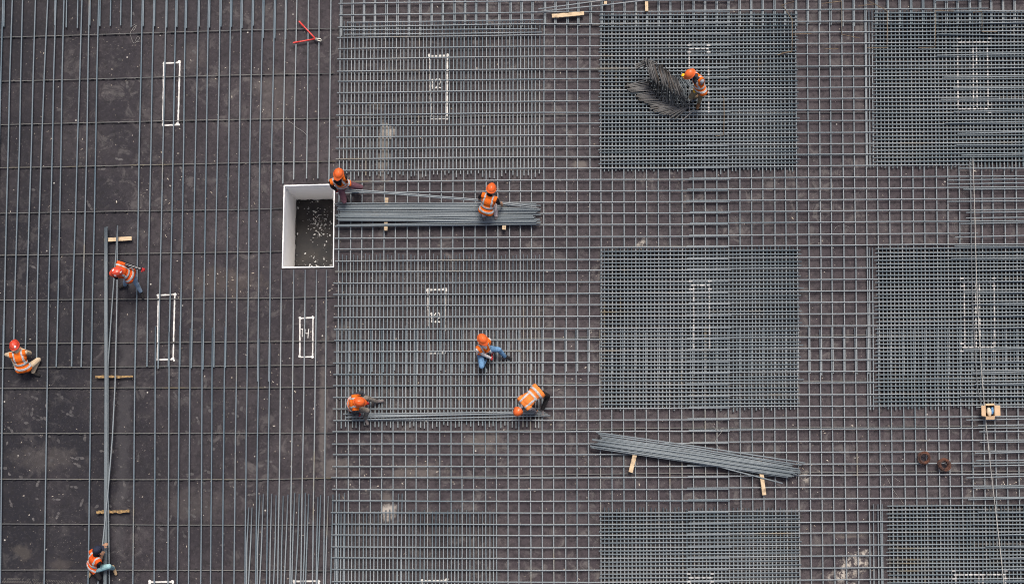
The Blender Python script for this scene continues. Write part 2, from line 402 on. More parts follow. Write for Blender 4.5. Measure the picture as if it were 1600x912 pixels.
BARS = []
ZS, ZV, ZH, ZT = 0.055, 0.086, 0.122, 0.160     # support rods, lower layer, upper layer, laps lying on top
RB = 0.0168
def bar(g, pix, z, r=RB, tint=None, mat='bar', wob=0.35, keep=False, stuff=False):
    """pix: list of photo points (px, py) or (px, py, z); the bar lies on the plane at height z"""
    pts = []; L = 0
    for a, b in zip(pix[:-1], pix[1:]):
        d = math.hypot(b[0] - a[0], b[1] - a[1]); k = max(1, int(d / 60))
        for i in range(k):
            t = i / k; pts.append([lerp(a[0], b[0], t), lerp(a[1], b[1], t), lerp(a[2] if len(a) > 2 else z, b[2] if len(b) > 2 else z, t)])
    e = pix[-1]; pts.append([e[0], e[1], e[2] if len(e) > 2 else z])
    ph, ph2, am = R.random() * 6.3, R.random() * 6.3, R.uniform(0.3, 1.0) * wob
    dx, dy = e[0] - pix[0][0], e[1] - pix[0][1]; n = math.hypot(dx, dy) or 1
    for q in pts:
        s = (q[0] * dx + q[1] * dy) / n; w = am * (math.sin(s / 71 + ph) + 0.6 * math.sin(s / 33 + ph2))
        q[0] += -dy / n * w; q[1] += dx / n * w
    for a, b in zip(pts[:-1], pts[1:]):
        if -5 < (a[0] + b[0]) / 2 < 1605 and -5 < (a[1] + b[1]) / 2 < 917: L += math.hypot(b[0] - a[0], b[1] - a[1])
    BARS.append(dict(g=g, pts=[P(*q) for q in pts], r=r, tint=R.random() if tint is None else tint, mat=mat, L=L, keep=keep, stuff=stuff))

# left field: bars running up the picture, three measured x per bar (y = 0, 228, 456) and the end
LU = [(4.5, -1, -6, -9), (19, 13, 7, 5), (35, 30.5, 23, 21), (55.5, 49, 42, 39), (74.5, 65, 58, 57), (87.5, 82, 76, 74), (100, 95.5, 91, 88), (128, 121, 114, 112), (139.5, 135.5, 130, 127),
      (154.5, 149.5, 145, 142.5), (222.5, 217.5, 214, 211), (240.5, 236, 231, 229.5), (259.5, 255, 249.5, 247), (275, 271, 266, 263), (290, 287, 283, 281), (310, 305.5, 301, 299),
      (326, 322.5, 319, 317), (344, 340, 335.5, 334), (360.5, 357.5, 354, 352), (377, 374, 370.5, 369), (394.5, 390.5, 388, 386), (411, 406, 404, 402.5), (429, 424.5, 422, 420)]
for k, (a, b, c, d) in enumerate(LU):
    ye = 574 + R.uniform(-3, 3) + (24 if a > 405 else 0)
    kink = [(a + 0.3, -20), (a, 0), (lerp(a, b, 0.5) + R.uniform(-0.7, 0.7), 114), (b, 228), (lerp(b, c, 0.5), 342), (c, 456), (d, ye)]
    bar('left_upper', kink, ZV, 0.0195, wob=0.25, mat='bar_blue')
LL = [(5, 0.5), (75, 69), (143.5, 137.5), (211.5, 207.5), (243, 241), (264.5, 262.5), (281, 277), (297.5, 294.5), (316, 314), (332, 329), (351.8, 347), (370.3, 365.5), (387, 382.5), (404.5, 399.5), (422, 416.5)]
for a, b in LL:
    bar('left_lower', [(a, (532 if a > 400 else 510) + R.uniform(-4, 4)), (lerp(a, b, 0.42) , 680), (b, 912), (b - .3, 935)], ZV, 0.0195, wob=0.25, mat='bar_blue')
for a, b in ((446, 440), (464, 457.5), (482, 478), (499, 495.5), (517, 513)):
    yt = 287 if a < 450 else 283 + R.uniform(-4, 2)
    bar('left_pit_above', [(a, -20), (a, 0), (b + (2 if a < 450 else 1), yt)], ZV, 0.0185, wob=0.25)
for a, b in ((440, 434), (459, 453), (477, 470), (494.5, 488), (510, 505.5)):
    bar('left_pit_below', [(a, 421.5), (lerp(a, b, .5) + .4, 667), (b, 912), (b, 935)], ZV, 0.0185, wob=0.25)
for x in (6.5, 86, 104, 121.5, 141, 156.5, 173, 189, 205.5, 224.2, 242, 261, 276.8, 291.7, 311.7, 327.8, 345.8, 362.3, 378.8, 396.4):
    bar('left_short', [(x + .6, -30), (x - .6, 42.5 + R.uniform(-2.5, 2.5))], ZV + 0.001, 0.0185, wob=0.1, mat='bar_blue')
for x in (413, 431, 448):
    bar('left_short', [(x + .6, -30), (x - 1.6, 62 + R.uniform(-2, 2))], ZV, 0.0185, wob=0.1, mat='bar_blue')
# thin cross rods under everything, rusty in stretches
SX0 = [59, 127.5, 195, 262.5, 333.5, 399, 468.5, 537, 574.5, 606.5, 677, 748, 818, 890]
SX4 = [47, 117, 186.5, 254.5, 327, 393.5, 466, 533.5, 571, 605.5, 676.5, 749, 820, 890.5]
SX5 = [45, 115, 185, 252, 325.5, 392.5, 463.5, 533, 570, 604, 676, 746.5, 820, 891.5]
for a, b, c in zip(SX0, SX4, SX5):
    t = R.choice([0.2, 0.4, 0.6, 0.9])
    xr = 441 if 290 < c < 418 else 524
    bar('left_cross', [(-25, a + 1), (0, a), (200, lerp(a, b, .5) + R.uniform(-.4, .4)), (400, b), (xr, c)], ZS, 0.0125, t, 'bar_thin', 0.3)
for a in (45, 115, 185, 252, 322, 392, 463.5, 533, 604, 676, 746.5, 820, 891.5):
    e = a - 7 if a < 800 else a - 2
    if 290 < a < 330: continue
    bar('under', [(526, a), (1000, e), (1625, e - 4)], 0.052, 0.0125, R.choice([0.4, 0.5, 0.9]), 'bar_thin', 0.3, stuff=True)

# grid field: long bars up the picture, lapped at y 513..583 and at the top
for i in range(len(VT)):
    if VT[i] > 1601: continue
    y1 = 583 + R.uniform(-5, 4); y0 = 513 + R.uniform(-4, 3)
    off = R.choice([2.0, 2.1, 2.3])
    bar('grid_up', [(vx(i, -22), -22), (vx(i, 280), 280), (vx(i, y1) + .3, y1)], ZV, wob=0.3)
    bar('grid_up_low', [(vx(i, y0) - off, y0), (vx(i, 600) - off * .7, 600), (vx(i, 912), 912), (vx(i, 935), 935)], ZV, wob=0.3)
    bar('grid_short', [(vx(i, -30) + off, -30), (vx(i, 40) + off, 40 + R.uniform(-2, 2) + (17 if i < 8 else 0))], ZV, wob=0.1, stuff=True)
# long bars across the picture, lapped at x 1074..1141
for j in range(len(YM)):
    m = YM[j]
    xl = interp(m, [0, 228, 456, 684, 912], [529, 524.5, 522, 519, 517.5]) + R.uniform(-1.5, 1.5)
    xe = 1140 + R.uniform(-3, 3); xs = 1075 + R.uniform(-3, 3)
    bar('grid_across', [(xl, hy(j, xl)), (690, hy(j, 690)), (850, hy(j, 850)), (1000, hy(j, 1000)), (xe, hy(j, xe))], ZH, wob=0.3)
    xx = 1520 + R.uniform(0, 60) if R.random() < 0.15 else 1630
    bar('grid_across_right', [(xs, hy(j, xs, True)), (1250, hy(j, 1250, True)), (1440, hy(j, 1440, True)), (xx, hy(j, xx, True))], ZH, wob=0.3)

# dense mats: extra bars at thirds of the grid, ragged ends
def mat_v(name, x0, x1, y0, y1, rag=3.0, z=ZV, lower=False):
    i0, i1 = vidx(x0, (y0 + y1) / 2), vidx(x1, (y0 + y1) / 2)
    k = math.floor(i0)
    while k <= i1:
        for f in (1 / 3, 2 / 3):
            i = k + f + R.uniform(-0.035, 0.035)
            if i0 - .02 <= i <= i1 + .02:
                a, b = y0 + R.uniform(-rag, rag) * .6, y1 + R.uniform(-rag, rag)
                if R.random() < 0.06: b += R.uniform(2, 7)
                bar(name, [(vx(i, a), a), (vx(i, (a + b) / 2) + R.uniform(-.3, .3), (a + b) / 2), (vx(i, b), b)], z, .0165, wob=0.25, mat='bar' if name in ('mat_tm', 'mat_mm', 'mat_bm') else 'bar_mat')
        k += 1
def mat_h(name, x0, x1, y0, y1, rag=1.5, skip=()):
    for j in range(len(YM) - 1):
        for f in (1 / 3, 2 / 3):
            jj = j + f + R.uniform(-0.03, 0.03); m = ym(jj)
            if not (y0 <= m - 1 and m <= y1 + 2): continue
            a, b = x0 + R.uniform(-rag, rag), x1 + R.uniform(-rag, rag) * 1.6
            if R.random() < 0.12: b += R.uniform(1, 4)
            right = x0 > 1200
            Y = lambda x: hy(jj, x, right) if right else m - interp(x, [850, 1300], [0, 3.2])
            bar(name, [(a, Y(a)), ((a + b) / 2, Y((a + b) / 2)), (b, Y(b))], ZH, .0160, wob=0.25, mat='bar_mat')
mat_v('mat_tm', 532, 848, 33, 274, 4)
mat_v('mat_mm', 525, 850, 398, 666, 3)
mat_v('mat_bm', 519, 774, 797, 935, 4)
for x in (523, 527.5, 536, 620, 626): bar('mat_bm', [(x + 2.5, 771 + R.uniform(-2, 2)), (x, 912), (x, 935)], ZV, wob=0.2)
for x, yt in ((389, 792), (394, 792), (406, 773), (411.5, 771), (424.5, 771), (431.5, 773), (443, 774), (450, 772), (460.5, 769), (467.5, 771), (477.5, 769), (482.5, 771), (497, 776), (501, 773), (513, 774), (520, 772)):
    bar('mat_bl', [(x, yt), (x - 2.5 + R.uniform(-1, 1), 850), (x - 4.5 + R.uniform(-1.5, 1.5), 912), (x - 5, 935)], ZV, 0.0185, wob=0.3)
MATS = [('mat_ta', 938, 1246, 20, 266), ('mat_ma', 940, 1250, 386, 639), ('mat_ba', 939, 1251, 793, 935),
        ('mat_tr', 1366, 1630, 17, 262), ('mat_mr', 1369, 1630, 385, 638), ('mat_br', 1388, 1630, 788, 935)]
for nm, x0, x1, y0, y1 in MATS:
    mat_v(nm, x0 + 2, x1 - 2, y0, y1, 2.5); mat_h(nm, x0 - 2, x1, y0 + 2, y1 - 4)
    # added dark bars close under the mat, put in to darken its holes
    k = math.floor(vidx(x0, (y0 + y1) / 2))
    while vx(k, 456) < x1 and k < len(VT) - 1:
        for f in (0, 1 / 3, 2 / 3):
            i = k + f
            if x0 - 1 <= vx(i, (y0 + y1) / 2) <= x1: bar('low', [(vx(i, y0 + 4), y0 + 4), (vx(i, y1 - 4), y1 - 4)], 0.028, 0.028, stuff=True, wob=0.15, tint=.2, mat='rusty')  # rusty material used here only for its dark shade tone
        k += 1
    for j in range(len(YM) - 1):
        for f in (0, 1 / 3, 2 / 3):
            m = ym(j + f)
            if y0 + 3 <= m <= y1 - 3: bar('low', [(x0 + 3, hy(j + f, x0 + 3, x0 > 1200)), (x1 - 4, hy(j + f, x1 - 4, x0 > 1200))], 0.052, 0.028, stuff=True, wob=0.15, tint=.2, mat='rusty')  # rusty material used here only for its dark shade tone
for x0, x1, y0, y1 in ((532, 848, 38, 268), (525, 850, 404, 658), (519, 774, 803, 935)):  # more added bars, hidden under the upper ones to deepen the shade
    k = math.floor(vidx(x0, (y0 + y1) / 2)) - 1
    while vx(k, 456) < x1 and k < len(VT) - 1:
        for f in (0, 1 / 3, 2 / 3):
            i = k + f
            if k >= 0 and x0 - 1 <= vx(i, (y0 + y1) / 2) <= x1: bar('low', [(vx(i, y0), y0), (vx(i, y1), y1)], 0.034, 0.0178, stuff=True, wob=0.15, tint=.2, mat='rusty')  # rusty material used here only for its dark shade tone
        k += 1
for x in (1353, 1357.5, 1362.5): bar('mat_tr', [(x, 16), (x + 2, 262)], ZV, wob=0.2)
for x in (1358.5, 1363.5): bar('mat_mr', [(x - .5, 387), (x + 1.5, 640)], ZV, wob=0.2)
for x in (1365, 1372.5, 1379): bar('mat_br', [(x - .5, 787), (x + .8, 930)], ZV, wob=0.2)
# laps near the frame's right edge, lying loosely on the upper layer
for j in range(len(YM) - 1):
    for f in ((0, 1 / 3, 2 / 3) if (ym(j) < 265 or 385 < ym(j) < 640 or ym(j) > 790) else (0, 0.5)):
        if f and (R.random() < 0.72 or ym(j) < 265 or 385 < ym(j) < 640 or ym(j) > 790): continue
        xs = interp(ym(j), [0, 250, 600, 912], [1468, 1488, 1512, 1535]) + R.uniform(-14, 16)
        y = hy(j + f, 1500, True) + R.uniform(2.5, 6); sl = R.gauss(-0.012, 0.009)
        bar('lap', [(xs, y), (1640, y + (1640 - xs) * sl)], ZT + R.uniform(0, .008), wob=0.25, tint=R.uniform(.3, .8), stuff=True)

# loose bars
for a, b in (((542, 35.5), (848, 31)), ((536, 47.5), (840, 45)), ((538, 54), (847, 51))): bar('loose', [a, b], ZT, wob=0.3, stuff=True)
bar('loose_top', [(841, 14.5), (945, 0.5), (1010, -9)], 0.25, wob=0.2, keep=True); bar('loose_top', [(843, 18.5), (944, 8), (1030, -2), (1100, -10)], 0.25, wob=0.2, keep=True)
bar('loose_top', [(1005, 1), (1147, 0.5)], 0.24, wob=0.1, keep=True)
bar('carried', [(523, 297.5, .64), (600, 302, .55), (746, 313.5, .34), (842, 326, .27)], .4, wob=0.1, keep=True)
bar('carried', [(527, 294.5, .66), (600, 300, .57), (744, 311.5, .36), (838, 322.5, .27)], .4, wob=0.1, keep=True)
bar('crouch', [(536, 646.5), (700, 645), (846, 642.5)], 0.165, wob=0.2, keep=True); bar('crouch', [(545, 649.5), (700, 647.5), (856, 646.5)], 0.165, wob=0.2, keep=True)
bar('crouch', [(540, 652), (700, 648), (852, 644.5)], 0.19, wob=0.2, keep=True); bar('crouch', [(550, 655.5), (700, 652.5), (860, 649)], 0.19, wob=0.2, keep=True)
# bundle in the middle, on two battens
for k in range(21):
    top = k >= 14; w = R.random() if top else k / 13
    y0 = lerp(321, 345, w) + R.uniform(-.3, .3); y1 = lerp(320.5, 348, min(1, max(0, w + (R.uniform(-.16, .16) if top else 0)))) + R.uniform(-.8, .8)
    bar('bundle_mid', [(524 + R.uniform(0, 8), y0), (640, lerp(y0, y1, .3) + R.uniform(-.6, .6)), (760, lerp(y0, y1, .75) + R.uniform(-.6, .6)), (842 + R.uniform(-10, 4), y1)],
        0.250 + (0.034 if top else 0), 0.0175, mat='bundle', wob=0.3, keep=True)
for y0, y1 in ((317.5, 318.5), (351.5, 346.5), (353, 350)):
    bar('bundle_mid', [(526, y0), (680, lerp(y0, y1, .5)), (838, y1)], 0.249, 0.0185, mat='bundle', wob=0.3, keep=True)
# bundle at the lower right
for k in range(22):
    top = k >= 15; w = R.uniform(.08, .95) if top else k / 14
    a = (R.uniform(918, 938) + 4 * abs(w - .6), lerp(685, 699, w) + R.uniform(-.3, .3)); b = (R.uniform(1236, 1254) - 14 * abs(w - .4), lerp(730, 746, w) + R.uniform(-.6, .6) - (1 if w > .9 else 0))
    mth = (1090, lerp(lerp(a[1], b[1], (1090 - a[0]) / (b[0] - a[0])), lerp(707.5, 723.5, w), .6) + R.uniform(-.4, .4))
    bar('bundle_low', [a, mth, b], 0.248 + (0.033 if top else 0), 0.0172, mat='bundle', wob=0.3, keep=True)
for y0, ym_, y1, x1 in ((679, 700, 727, 1238), (681.5, 703.5, 729, 1232), (684, 706, 731, 1220)):
    bar('bundle_low', [(937 + R.uniform(-4, 4), y0), (1090, ym_), (x1, y1)], 0.249, 0.0172, mat='bundle', wob=0.3, keep=True)
bar('bundle_low', [(1045, 705), (1140, 733), (1223, 754.5)], 0.249, 0.0185, mat='bundle', wob=0.15, keep=True)
bar('bundle_low', [(931, 675), (1090, 697), (1258, 723)], 0.249, 0.0185, mat='bundle', wob=0.2, keep=True)
bar('bundle_low', [(935, 678), (1090, 701), (1252, 726)], 0.249, 0.0185, mat='bundle', wob=0.2, keep=True)
# bundle at the left
for k, x in enumerate((163.8, 165.8, 167.6)):
    bar('bundle_left', [(x + .3, 354 + R.uniform(-1, 2)), (x + .2, 600), (x - .3, 800), (x - 1.2, 912), (x - 1.4, 935)], 0.165, 0.0185, mat='bundle', wob=0.2, keep=True)
for k, x in enumerate((164.8, 166.7)):
    bar('bundle_left', [(x + .3, 356), (x + .2, 600), (x - .3, 800), (x - 1.2, 912), (x - 1.4, 935)], 0.198, 0.0185, mat='bundle', wob=0.2, keep=True)
bar('bundle_left', [(183.5, 353), (181, 400), (176.5, 456), (168.8, 570), (168.5, 700), (169.5, 800), (171, 912), (171.5, 930)], 0.165, 0.0175, mat='bundle', wob=0.1, keep=True)
bar('bundle_left', [(183.8, 352), (183, 456), (179.8, 600), (175.5, 684), (168.5, 770), (160.5, 850), (153, 912), (151, 930)], 0.232, 0.0175, wob=0.1, keep=True)

LABELS = {
 'left_upper': 'long upright rebar of the dark left half, from the top edge to the staggered laps',
 'left_lower': 'long upright rebar of the left half, from the staggered laps to the bottom edge',
 'left_pit_above': 'steel rebar that ends just above the white pit',
 'left_pit_below': 'steel rebar that starts just below the white pit and runs to the bottom edge',
 'left_short': 'short rebar end lapping the left half bars at the top edge',
 'left_cross': 'thin dull cross rod lying under the upright bars of the left half',
 'grid_up': 'long upright bar of the open square grid, from the top edge down to the laps',
 'grid_up_low': 'long upright bar of the open square grid, from the laps down to the bottom edge',
 'grid_across': 'long crosswise bar of the square grid, between the left half and the lap line',
 'grid_across_right': 'long crosswise bar of the square grid, from the lap line to the right edge',
 'loose_top': 'loose rebar lying slanted on the battens at the top edge',
 'carried': 'rebar lifted off the middle bundle by the worker at the pit corner',
 'crouch': 'loose rebar being tied by the two workers crouching at the mat edge',
 'bundle_mid': 'rebar in the pile beside the white pit, resting on two battens',
 'bundle_low': 'rebar in the slanted pile that lies free on the open square grid',
 'bundle_left': 'rebar in the narrow upright pile that crosses the dark left half',
 'mat_tm': 'extra upright bar in the mat above the middle bundle', 'mat_mm': 'extra upright bar in the mat with the sitting worker',
 'mat_bm': 'extra upright bar in the mat at the bottom middle', 'mat_bl': 'extra upright bar in the comb of bars left of the bottom mat',
 'mat_ta': 'bar of the dense mat under the heap of bent bars', 'mat_ma': 'bar of the dense mat above the slanted pile', 'mat_ba': 'bar of the dense mat below the slanted pile',
 'mat_tr': 'bar of the dense mat in the top right corner', 'mat_mr': 'bar of the dense mat above the cardboard box', 'mat_br': 'bar of the dense mat in the bottom right corner',
}
live = [b for b in BARS if not b['stuff']]
live.sort(key=lambda b: (not b['keep'], -b['L']))
one, rest = live[:300], live[300:] + [b for b in BARS if b['stuff']]
for b in one:
    m = MB(); q = b['pts'][len(b['pts']) // 2]; m.tube(b['pts'], b['r'], 8, b['tint'])
    o = m.build('rebar', M[b['mat']], origin=(q.x, q.y, q.z))
    tag(o, LABELS[b['g']], 'rebar', 'rebars: ' + LABELS[b['g']])
m = MB()
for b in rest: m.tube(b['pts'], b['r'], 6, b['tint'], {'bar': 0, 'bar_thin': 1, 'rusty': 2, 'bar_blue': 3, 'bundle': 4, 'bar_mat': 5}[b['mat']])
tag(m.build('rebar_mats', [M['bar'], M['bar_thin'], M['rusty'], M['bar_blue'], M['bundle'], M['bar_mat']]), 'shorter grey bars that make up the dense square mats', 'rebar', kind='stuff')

# little plastic chairs under the thin rods, and tie wire knots
m = MB()
for a, b, c in zip(SX0, SX4, SX5):
    x = 4.0
    while x < 524:
        y = interp(x, [0, 400, 524], [a, b, c])
        if not (436 < x < 526 and 285 < y < 422) and R.random() < 0.8:
            q = P(x, y + 0.4, 0.02); m.box((q.x, q.y), (1, 0), R.uniform(.02, .045), .022, 0.0, ZS - 0.006, bevel=.003)
        x += 17.6 + R.uniform(-1, 1)
tag(m.build('bar_spacers', M['spacer'], smooth=False), kind='stuff')
m = MB()
for j in range(len(YM)):
    for i in range(len(VT) - 1):
        if R.random() < 0.35:
            x = vx(i, YM[j]); y = hy(j, x, x > 1110); q = P(x, y, ZH + .012)
            a = R.choice([.7, -.7]) + R.uniform(-.2, .2); d = Vector((math.cos(a), math.sin(a), 0)) * 0.032
            m.tube([q - d - Vector((0, 0, .03)), q + Vector((0, 0, .012)), q + d - Vector((0, 0, .03))], .0045, 4)
tag(m.build('tie_wire_knots', M['wire'], smooth=True), kind='stuff')

# ------------------------------------------------------------------ sprayed column outlines and numbers on the boards
def stroke(m, pix, w, z=0.004, jit=0.25):
    for a, b in zip(pix[:-1], pix[1:]):
        d = math.hypot(b[0] - a[0], b[1] - a[1]); k = max(2, int(d / 3.5)); nx, ny = -(b[1] - a[1]) / d, (b[0] - a[0]) / d; row = []
        for i in range(k + 1):
            t = i / k; x, y = lerp(a[0], b[0], t), lerp(a[1], b[1], t); ww = w * .5 * R.uniform(1 - jit, 1 + jit * .6); o = R.uniform(-.15, .15)
            row += [P(x + nx * (ww + o), y + ny * (ww + o), z), P(x - nx * (ww - o), y - ny * (ww - o), z)]
        m.add(row, [(2 * i, 2 * i + 1, 2 * i + 3, 2 * i + 2) for i in range(k)])
LAYER = [0.004]
def blob(m, x, y, r, z=None):
    z = LAYER[0] + 0.0006 * len(m.v) ** 0.2 if z is None else z
    pts = [P(x + math.cos(a) * r * R.uniform(.75, 1.25), y + math.sin(a) * r * R.uniform(.75, 1.25), z) for a in [k * .571 for k in range(11)]]
    m.add([P(x, y, z)] + pts, [(0, 1 + k, 1 + (k + 1) % 11) for k in range(11)])
def digits(m, kind, x, y, s, w, z=0.006):
    if kind == '1': stroke(m, [(x - s * .18, y + s * .12), (x, y)], w, z); stroke(m, [(x, y), (x - s * .03, y + s)], w, z + .001)
    if kind == '2':
        arc = [(x + s * .30 - math.cos(t) * s * .30, y + s * .30 - math.sin(t) * s * .30) for t in [k * .5 for k in range(0, 8)]]
        stroke(m, arc + [(x + s * .02, y + s * .98)], w, z); stroke(m, [(x + s * .02, y + s * .98), (x + s * .36, y + s * .92), (x + s * .72, y + s * .97)], w, z + .001)
    if kind == '4':
        stroke(m, [(x + s * .05, y + s * .05), (x, y + s * .5), (x + s * .42, y + s * .5)], w, z); stroke(m, [(x + s * .40, y), (x + s * .30, y + s)], w, z + .001)
def outline(name_label, quad, sides, w=3.0, num=None, corners=(0, 1, 2, 3)):
    m = MB(); LAYER[0] = 0.009
    for n_, s_ in enumerate(sides):
        a, b = quad[s_], quad[(s_ + 1) % 4]; stroke(m, [a, b], w, 0.004 + .001 * n_)
    for c in corners:
        blob(m, quad[c][0] + R.uniform(-1, 1), quad[c][1] + R.uniform(-1.5, .5), w * .95, 0.009 + .0007 * c)
        blob(m, quad[c][0] + R.uniform(-2, 2), quad[c][1] + R.uniform(-2, 2), w * .6, 0.0125 + .0007 * c)
    if num:
        for (ch_, x, y, s_, ww) in num: digits(m, ch_, x, y, s_, ww)
    o = m.build('painted_marking', M['paint'], smooth=False); tag(o, name_label, 'painted marking', kind='structure')
outline('white sprayed rectangle near the top left', [(256, 99), (281, 98), (278, 195), (254.5, 196)], (0, 1, 2, 3), 2.5)
outline('white sprayed rectangle right of the bending worker', [(247.5, 461), (273, 460), (270.5, 561), (246, 561.5)], (0, 1, 2, 3), 2.4)
outline('small white sprayed rectangle below the pit, numbered 14', [(468.5, 497), (489, 496), (488.5, 557), (468.5, 557.5)], (0, 1, 2, 3), 2.3, [('1', 472.5, 513, 13, 1.2), ('4', 476.5, 513, 15, 1.2)])
outline('white sprayed outline numbered 12 above the middle bundle', [(672, 88), (699, 87), (698.5, 185), (673, 185.5)], (0, 1, 2, 3), 2.9, [('1', 676, 124, 15, 1.6), ('2', 680, 123, 15, 1.6)], (0, 1, 2))
outline('white sprayed outline numbered 12 in the mat with the sitting worker', [(669, 453), (696, 452), (694, 551), (671, 552.5)], (0, 1, 2, 3), 2.9, [('1', 675, 488.5, 15, 2.2), ('2', 679, 488.5, 15, 2.0)], (0, 1, 2))
for (xa, xb, y, l) in ((234.5, 270, 908.5, 'white sprayed outline cut by the bottom edge, leftmost'), (460, 498, 907.5, 'white sprayed outline cut by the bottom edge, below the pit'), (660, 698, 906.5, 'white sprayed outline cut by the bottom edge, in the bottom middle mat')):
    outline(l, [(xa, y), (xb, y - .5), (xb - 1, y + 95), (xa, y + 95)], (0, 1, 3), 2.6)
def sleeve(m, a, b, z, r=RB + .004):
    k = max(1, int(math.hypot(b[0] - a[0], b[1] - a[1]) / 8))
    m.tube([P(lerp(a[0], b[0], i / k) + R.uniform(-.12, .12), lerp(a[1], b[1], i / k), z) for i in range(k + 1)], r, 8)
def barpaint(label, xs_edges, x0, x1, ytop, ybot, right, both=False):
    """spray paint that landed on the bars of a dense mat"""
    m = MB()
    for (x, wdt) in xs_edges:
        i = round(vidx(x, ytop) * 3) / 3.0
        a = ytop + 2
        while a < min(ybot, 935):
            b = min(ybot, a + R.uniform(8, 30)); sleeve(m, (vx(i, a), a), (vx(i, b), b), ZV + 0.001); a = b + R.uniform(0, 3)
        for j in range(len(YM) * 3 - 3):
            yy = hy(j / 3, x, right)
            if ytop - 1 < yy < ybot + 1 and R.random() < .75:
                xc = vx(i, yy); sleeve(m, (xc - wdt, yy), (xc + wdt, hy(j / 3, x + wdt, right)), ZH + .001)
    for yy in ((ytop, ybot) if both else (ytop,)):
        j = min(range(len(YM) * 3 - 3), key=lambda j: abs(hy(j / 3, x0, right) - yy)) / 3.0
        xa = x0
        while xa < x1:
            xb = min(x1, xa + R.uniform(2, 9)); sleeve(m, (xa, hy(j, xa, right)), (xb, hy(j, xb, right)), ZH + 0.002); xa = xb + R.uniform(.4, 2.6)
        for x in (x0, x1):
            for dj in (-1 / 3, 1 / 3):
                sleeve(m, (x - 3, hy(j + dj, x, right)), (x + 3, hy(j + dj, x, right)), ZH + .001)
    o = m.build('painted_marking', M['paint_old']); tag(o, label, 'painted marking', kind='structure')
barpaint('white sprayed outline beside the worker at the heap', [(1079, .8), (1106, 1.3)], 1077, 1107, 77, 177, False)
barpaint('white sprayed outline on the dense mat above the slanted pile', [(1081, 1.3), (1108, 1.2)], 1079, 1109, 445, 547, False)
barpaint('white sprayed outline on the dense mat below the slanted pile', [(1080, 1.3), (1112, 1.2)], 1076, 1113, 904, 940, False)
barpaint('white sprayed double outline on the top right mat', [(1498, 1.2), (1519, 1.2), (1525, .8), (1545, 1.2)], 1497, 1546, 69, 168, True, True)
barpaint('white sprayed double outline on the mat above the cardboard box', [(1504, .8), (1526, 1.2), (1531, 1), (1552, .8)], 1503, 1553, 439, 541, True, True)
barpaint('white sprayed double outline on the bottom right mat', [(1492, 1.2), (1529, 1), (1535, 1), (1569, 1)], 1490, 1571, 897, 940, True)
# tyre track of dried mud
m = MB()
for k in range(62):
    x = -8 + k * 2.6; y = 902 + (max(0, x) / 150.0) ** 2 * 11
    for (o0, o1) in ((0, 3.2), (4.2, 8.0)):
        if R.random() < .8:
            a, b, c, d = P(x, y + o0, .005), P(x + 1.1, y + o0, .005), P(x + 2.0 * (1 if o0 else -1) + 1.1, y + o1, .005), P(x + 2.0 * (1 if o0 else -1), y + o1, .005)
            m.add([a, b, c, d], [(0, 1, 2, 3)])
M['mud'] = mat_simple('dried_mud', (0.055, 0.05, 0.047), (0.13, 0.12, 0.11), 2.0, 0.95)
tag(m.build('tyre_track', M['mud'], smooth=False), kind='structure')

# ------------------------------------------------------------------ dusty footprints
m = MB(); M['print'] = mat_simple('grey_dust', (0.034, 0.032, 0.035), (0.105, 0.098, 0.098), 3.3, 0.95)
cl = [(70, 700, 60, 45, 26), (120, 745, 90, 40, 16), (60, 645, 60, 8, 8), (320, 720, 60, 50, 18), (330, 790, 60, 30, 12), (150, 815, 80, 20, 8), (160, 270, 60, 70, 10), (300, 230, 50, 70, 10), (60, 380, 40, 50, 6), (350, 620, 50, 20, 8), (280, 60, 60, 40, 6)]
for cx, cy, sx, sy, n_ in cl:
    for _ in range(n_):
        x, y, a = R.gauss(cx, sx), R.gauss(cy, sy), R.uniform(-.5, .5) + R.choice([0, .9, 1.57])
        if x < 2 or (436 < x < 528 and 283 < y < 424): continue
        for (o_, l_, w_) in ((-3.2, 3.0, 2.0), (3.4, 4.2, 2.5)):
            if R.random() < .25: continue
            c_ = (x + math.cos(a) * o_, y + math.sin(a) * o_); pts = []
            for k in range(12):
                t = k * math.pi / 6; rr = R.uniform(.65, 1.15); ux, uy = math.cos(t) * l_ * rr, math.sin(t) * w_ * rr
                pts.append(P(c_[0] + ux * math.cos(a) - uy * math.sin(a), c_[1] + ux * math.sin(a) + uy * math.cos(a), .003))
            m.add([P(c_[0], c_[1], .003)] + pts, [(0, 1 + k, 1 + (k + 1) % 12) for k in range(12)])
tag(m.build('footprints', M['print'], smooth=False), kind='stuff')

# ------------------------------------------------------------------ litter
m = MB()
spots = [(R.uniform(0, 1600), R.uniform(0, 912)) for _ in range(800)]
for cx, cy, sx, sy, n_ in ((430, 140, 40, 50, 60), (480, 640, 60, 90, 70), (650, 730, 70, 20, 60), (300, 300, 60, 40, 40), (1340, 885, 26, 22, 60), (1250, 745, 14, 16, 18),
                           (1560, 755, 30, 16, 40), (1000, 380, 20, 10, 18), (880, 740, 80, 60, 50), (1320, 720, 60, 50, 50), (520, 450, 20, 30, 25), (350, 445, 50, 14, 50)):
    spots += [(R.gauss(cx, sx), R.gauss(cy, sy)) for _ in range(n_)]
for x, y in spots:
    if 436 < x < 528 and 283 < y < 424: continue
    q = P(x, y, 0); s_ = min(.022, abs(R.gauss(0, .007)) + .0045); el = R.uniform(1, 2.8); rot = Matrix.Rotation(R.random() * 6.3, 3, 'Z')
    m.ball((q.x, q.y, s_ * .3), s_ * el, s_ * .8, s_ * .45, 5, 3, rot)
tag(m.build('litter', M['litter'], smooth=False), kind='stuff')
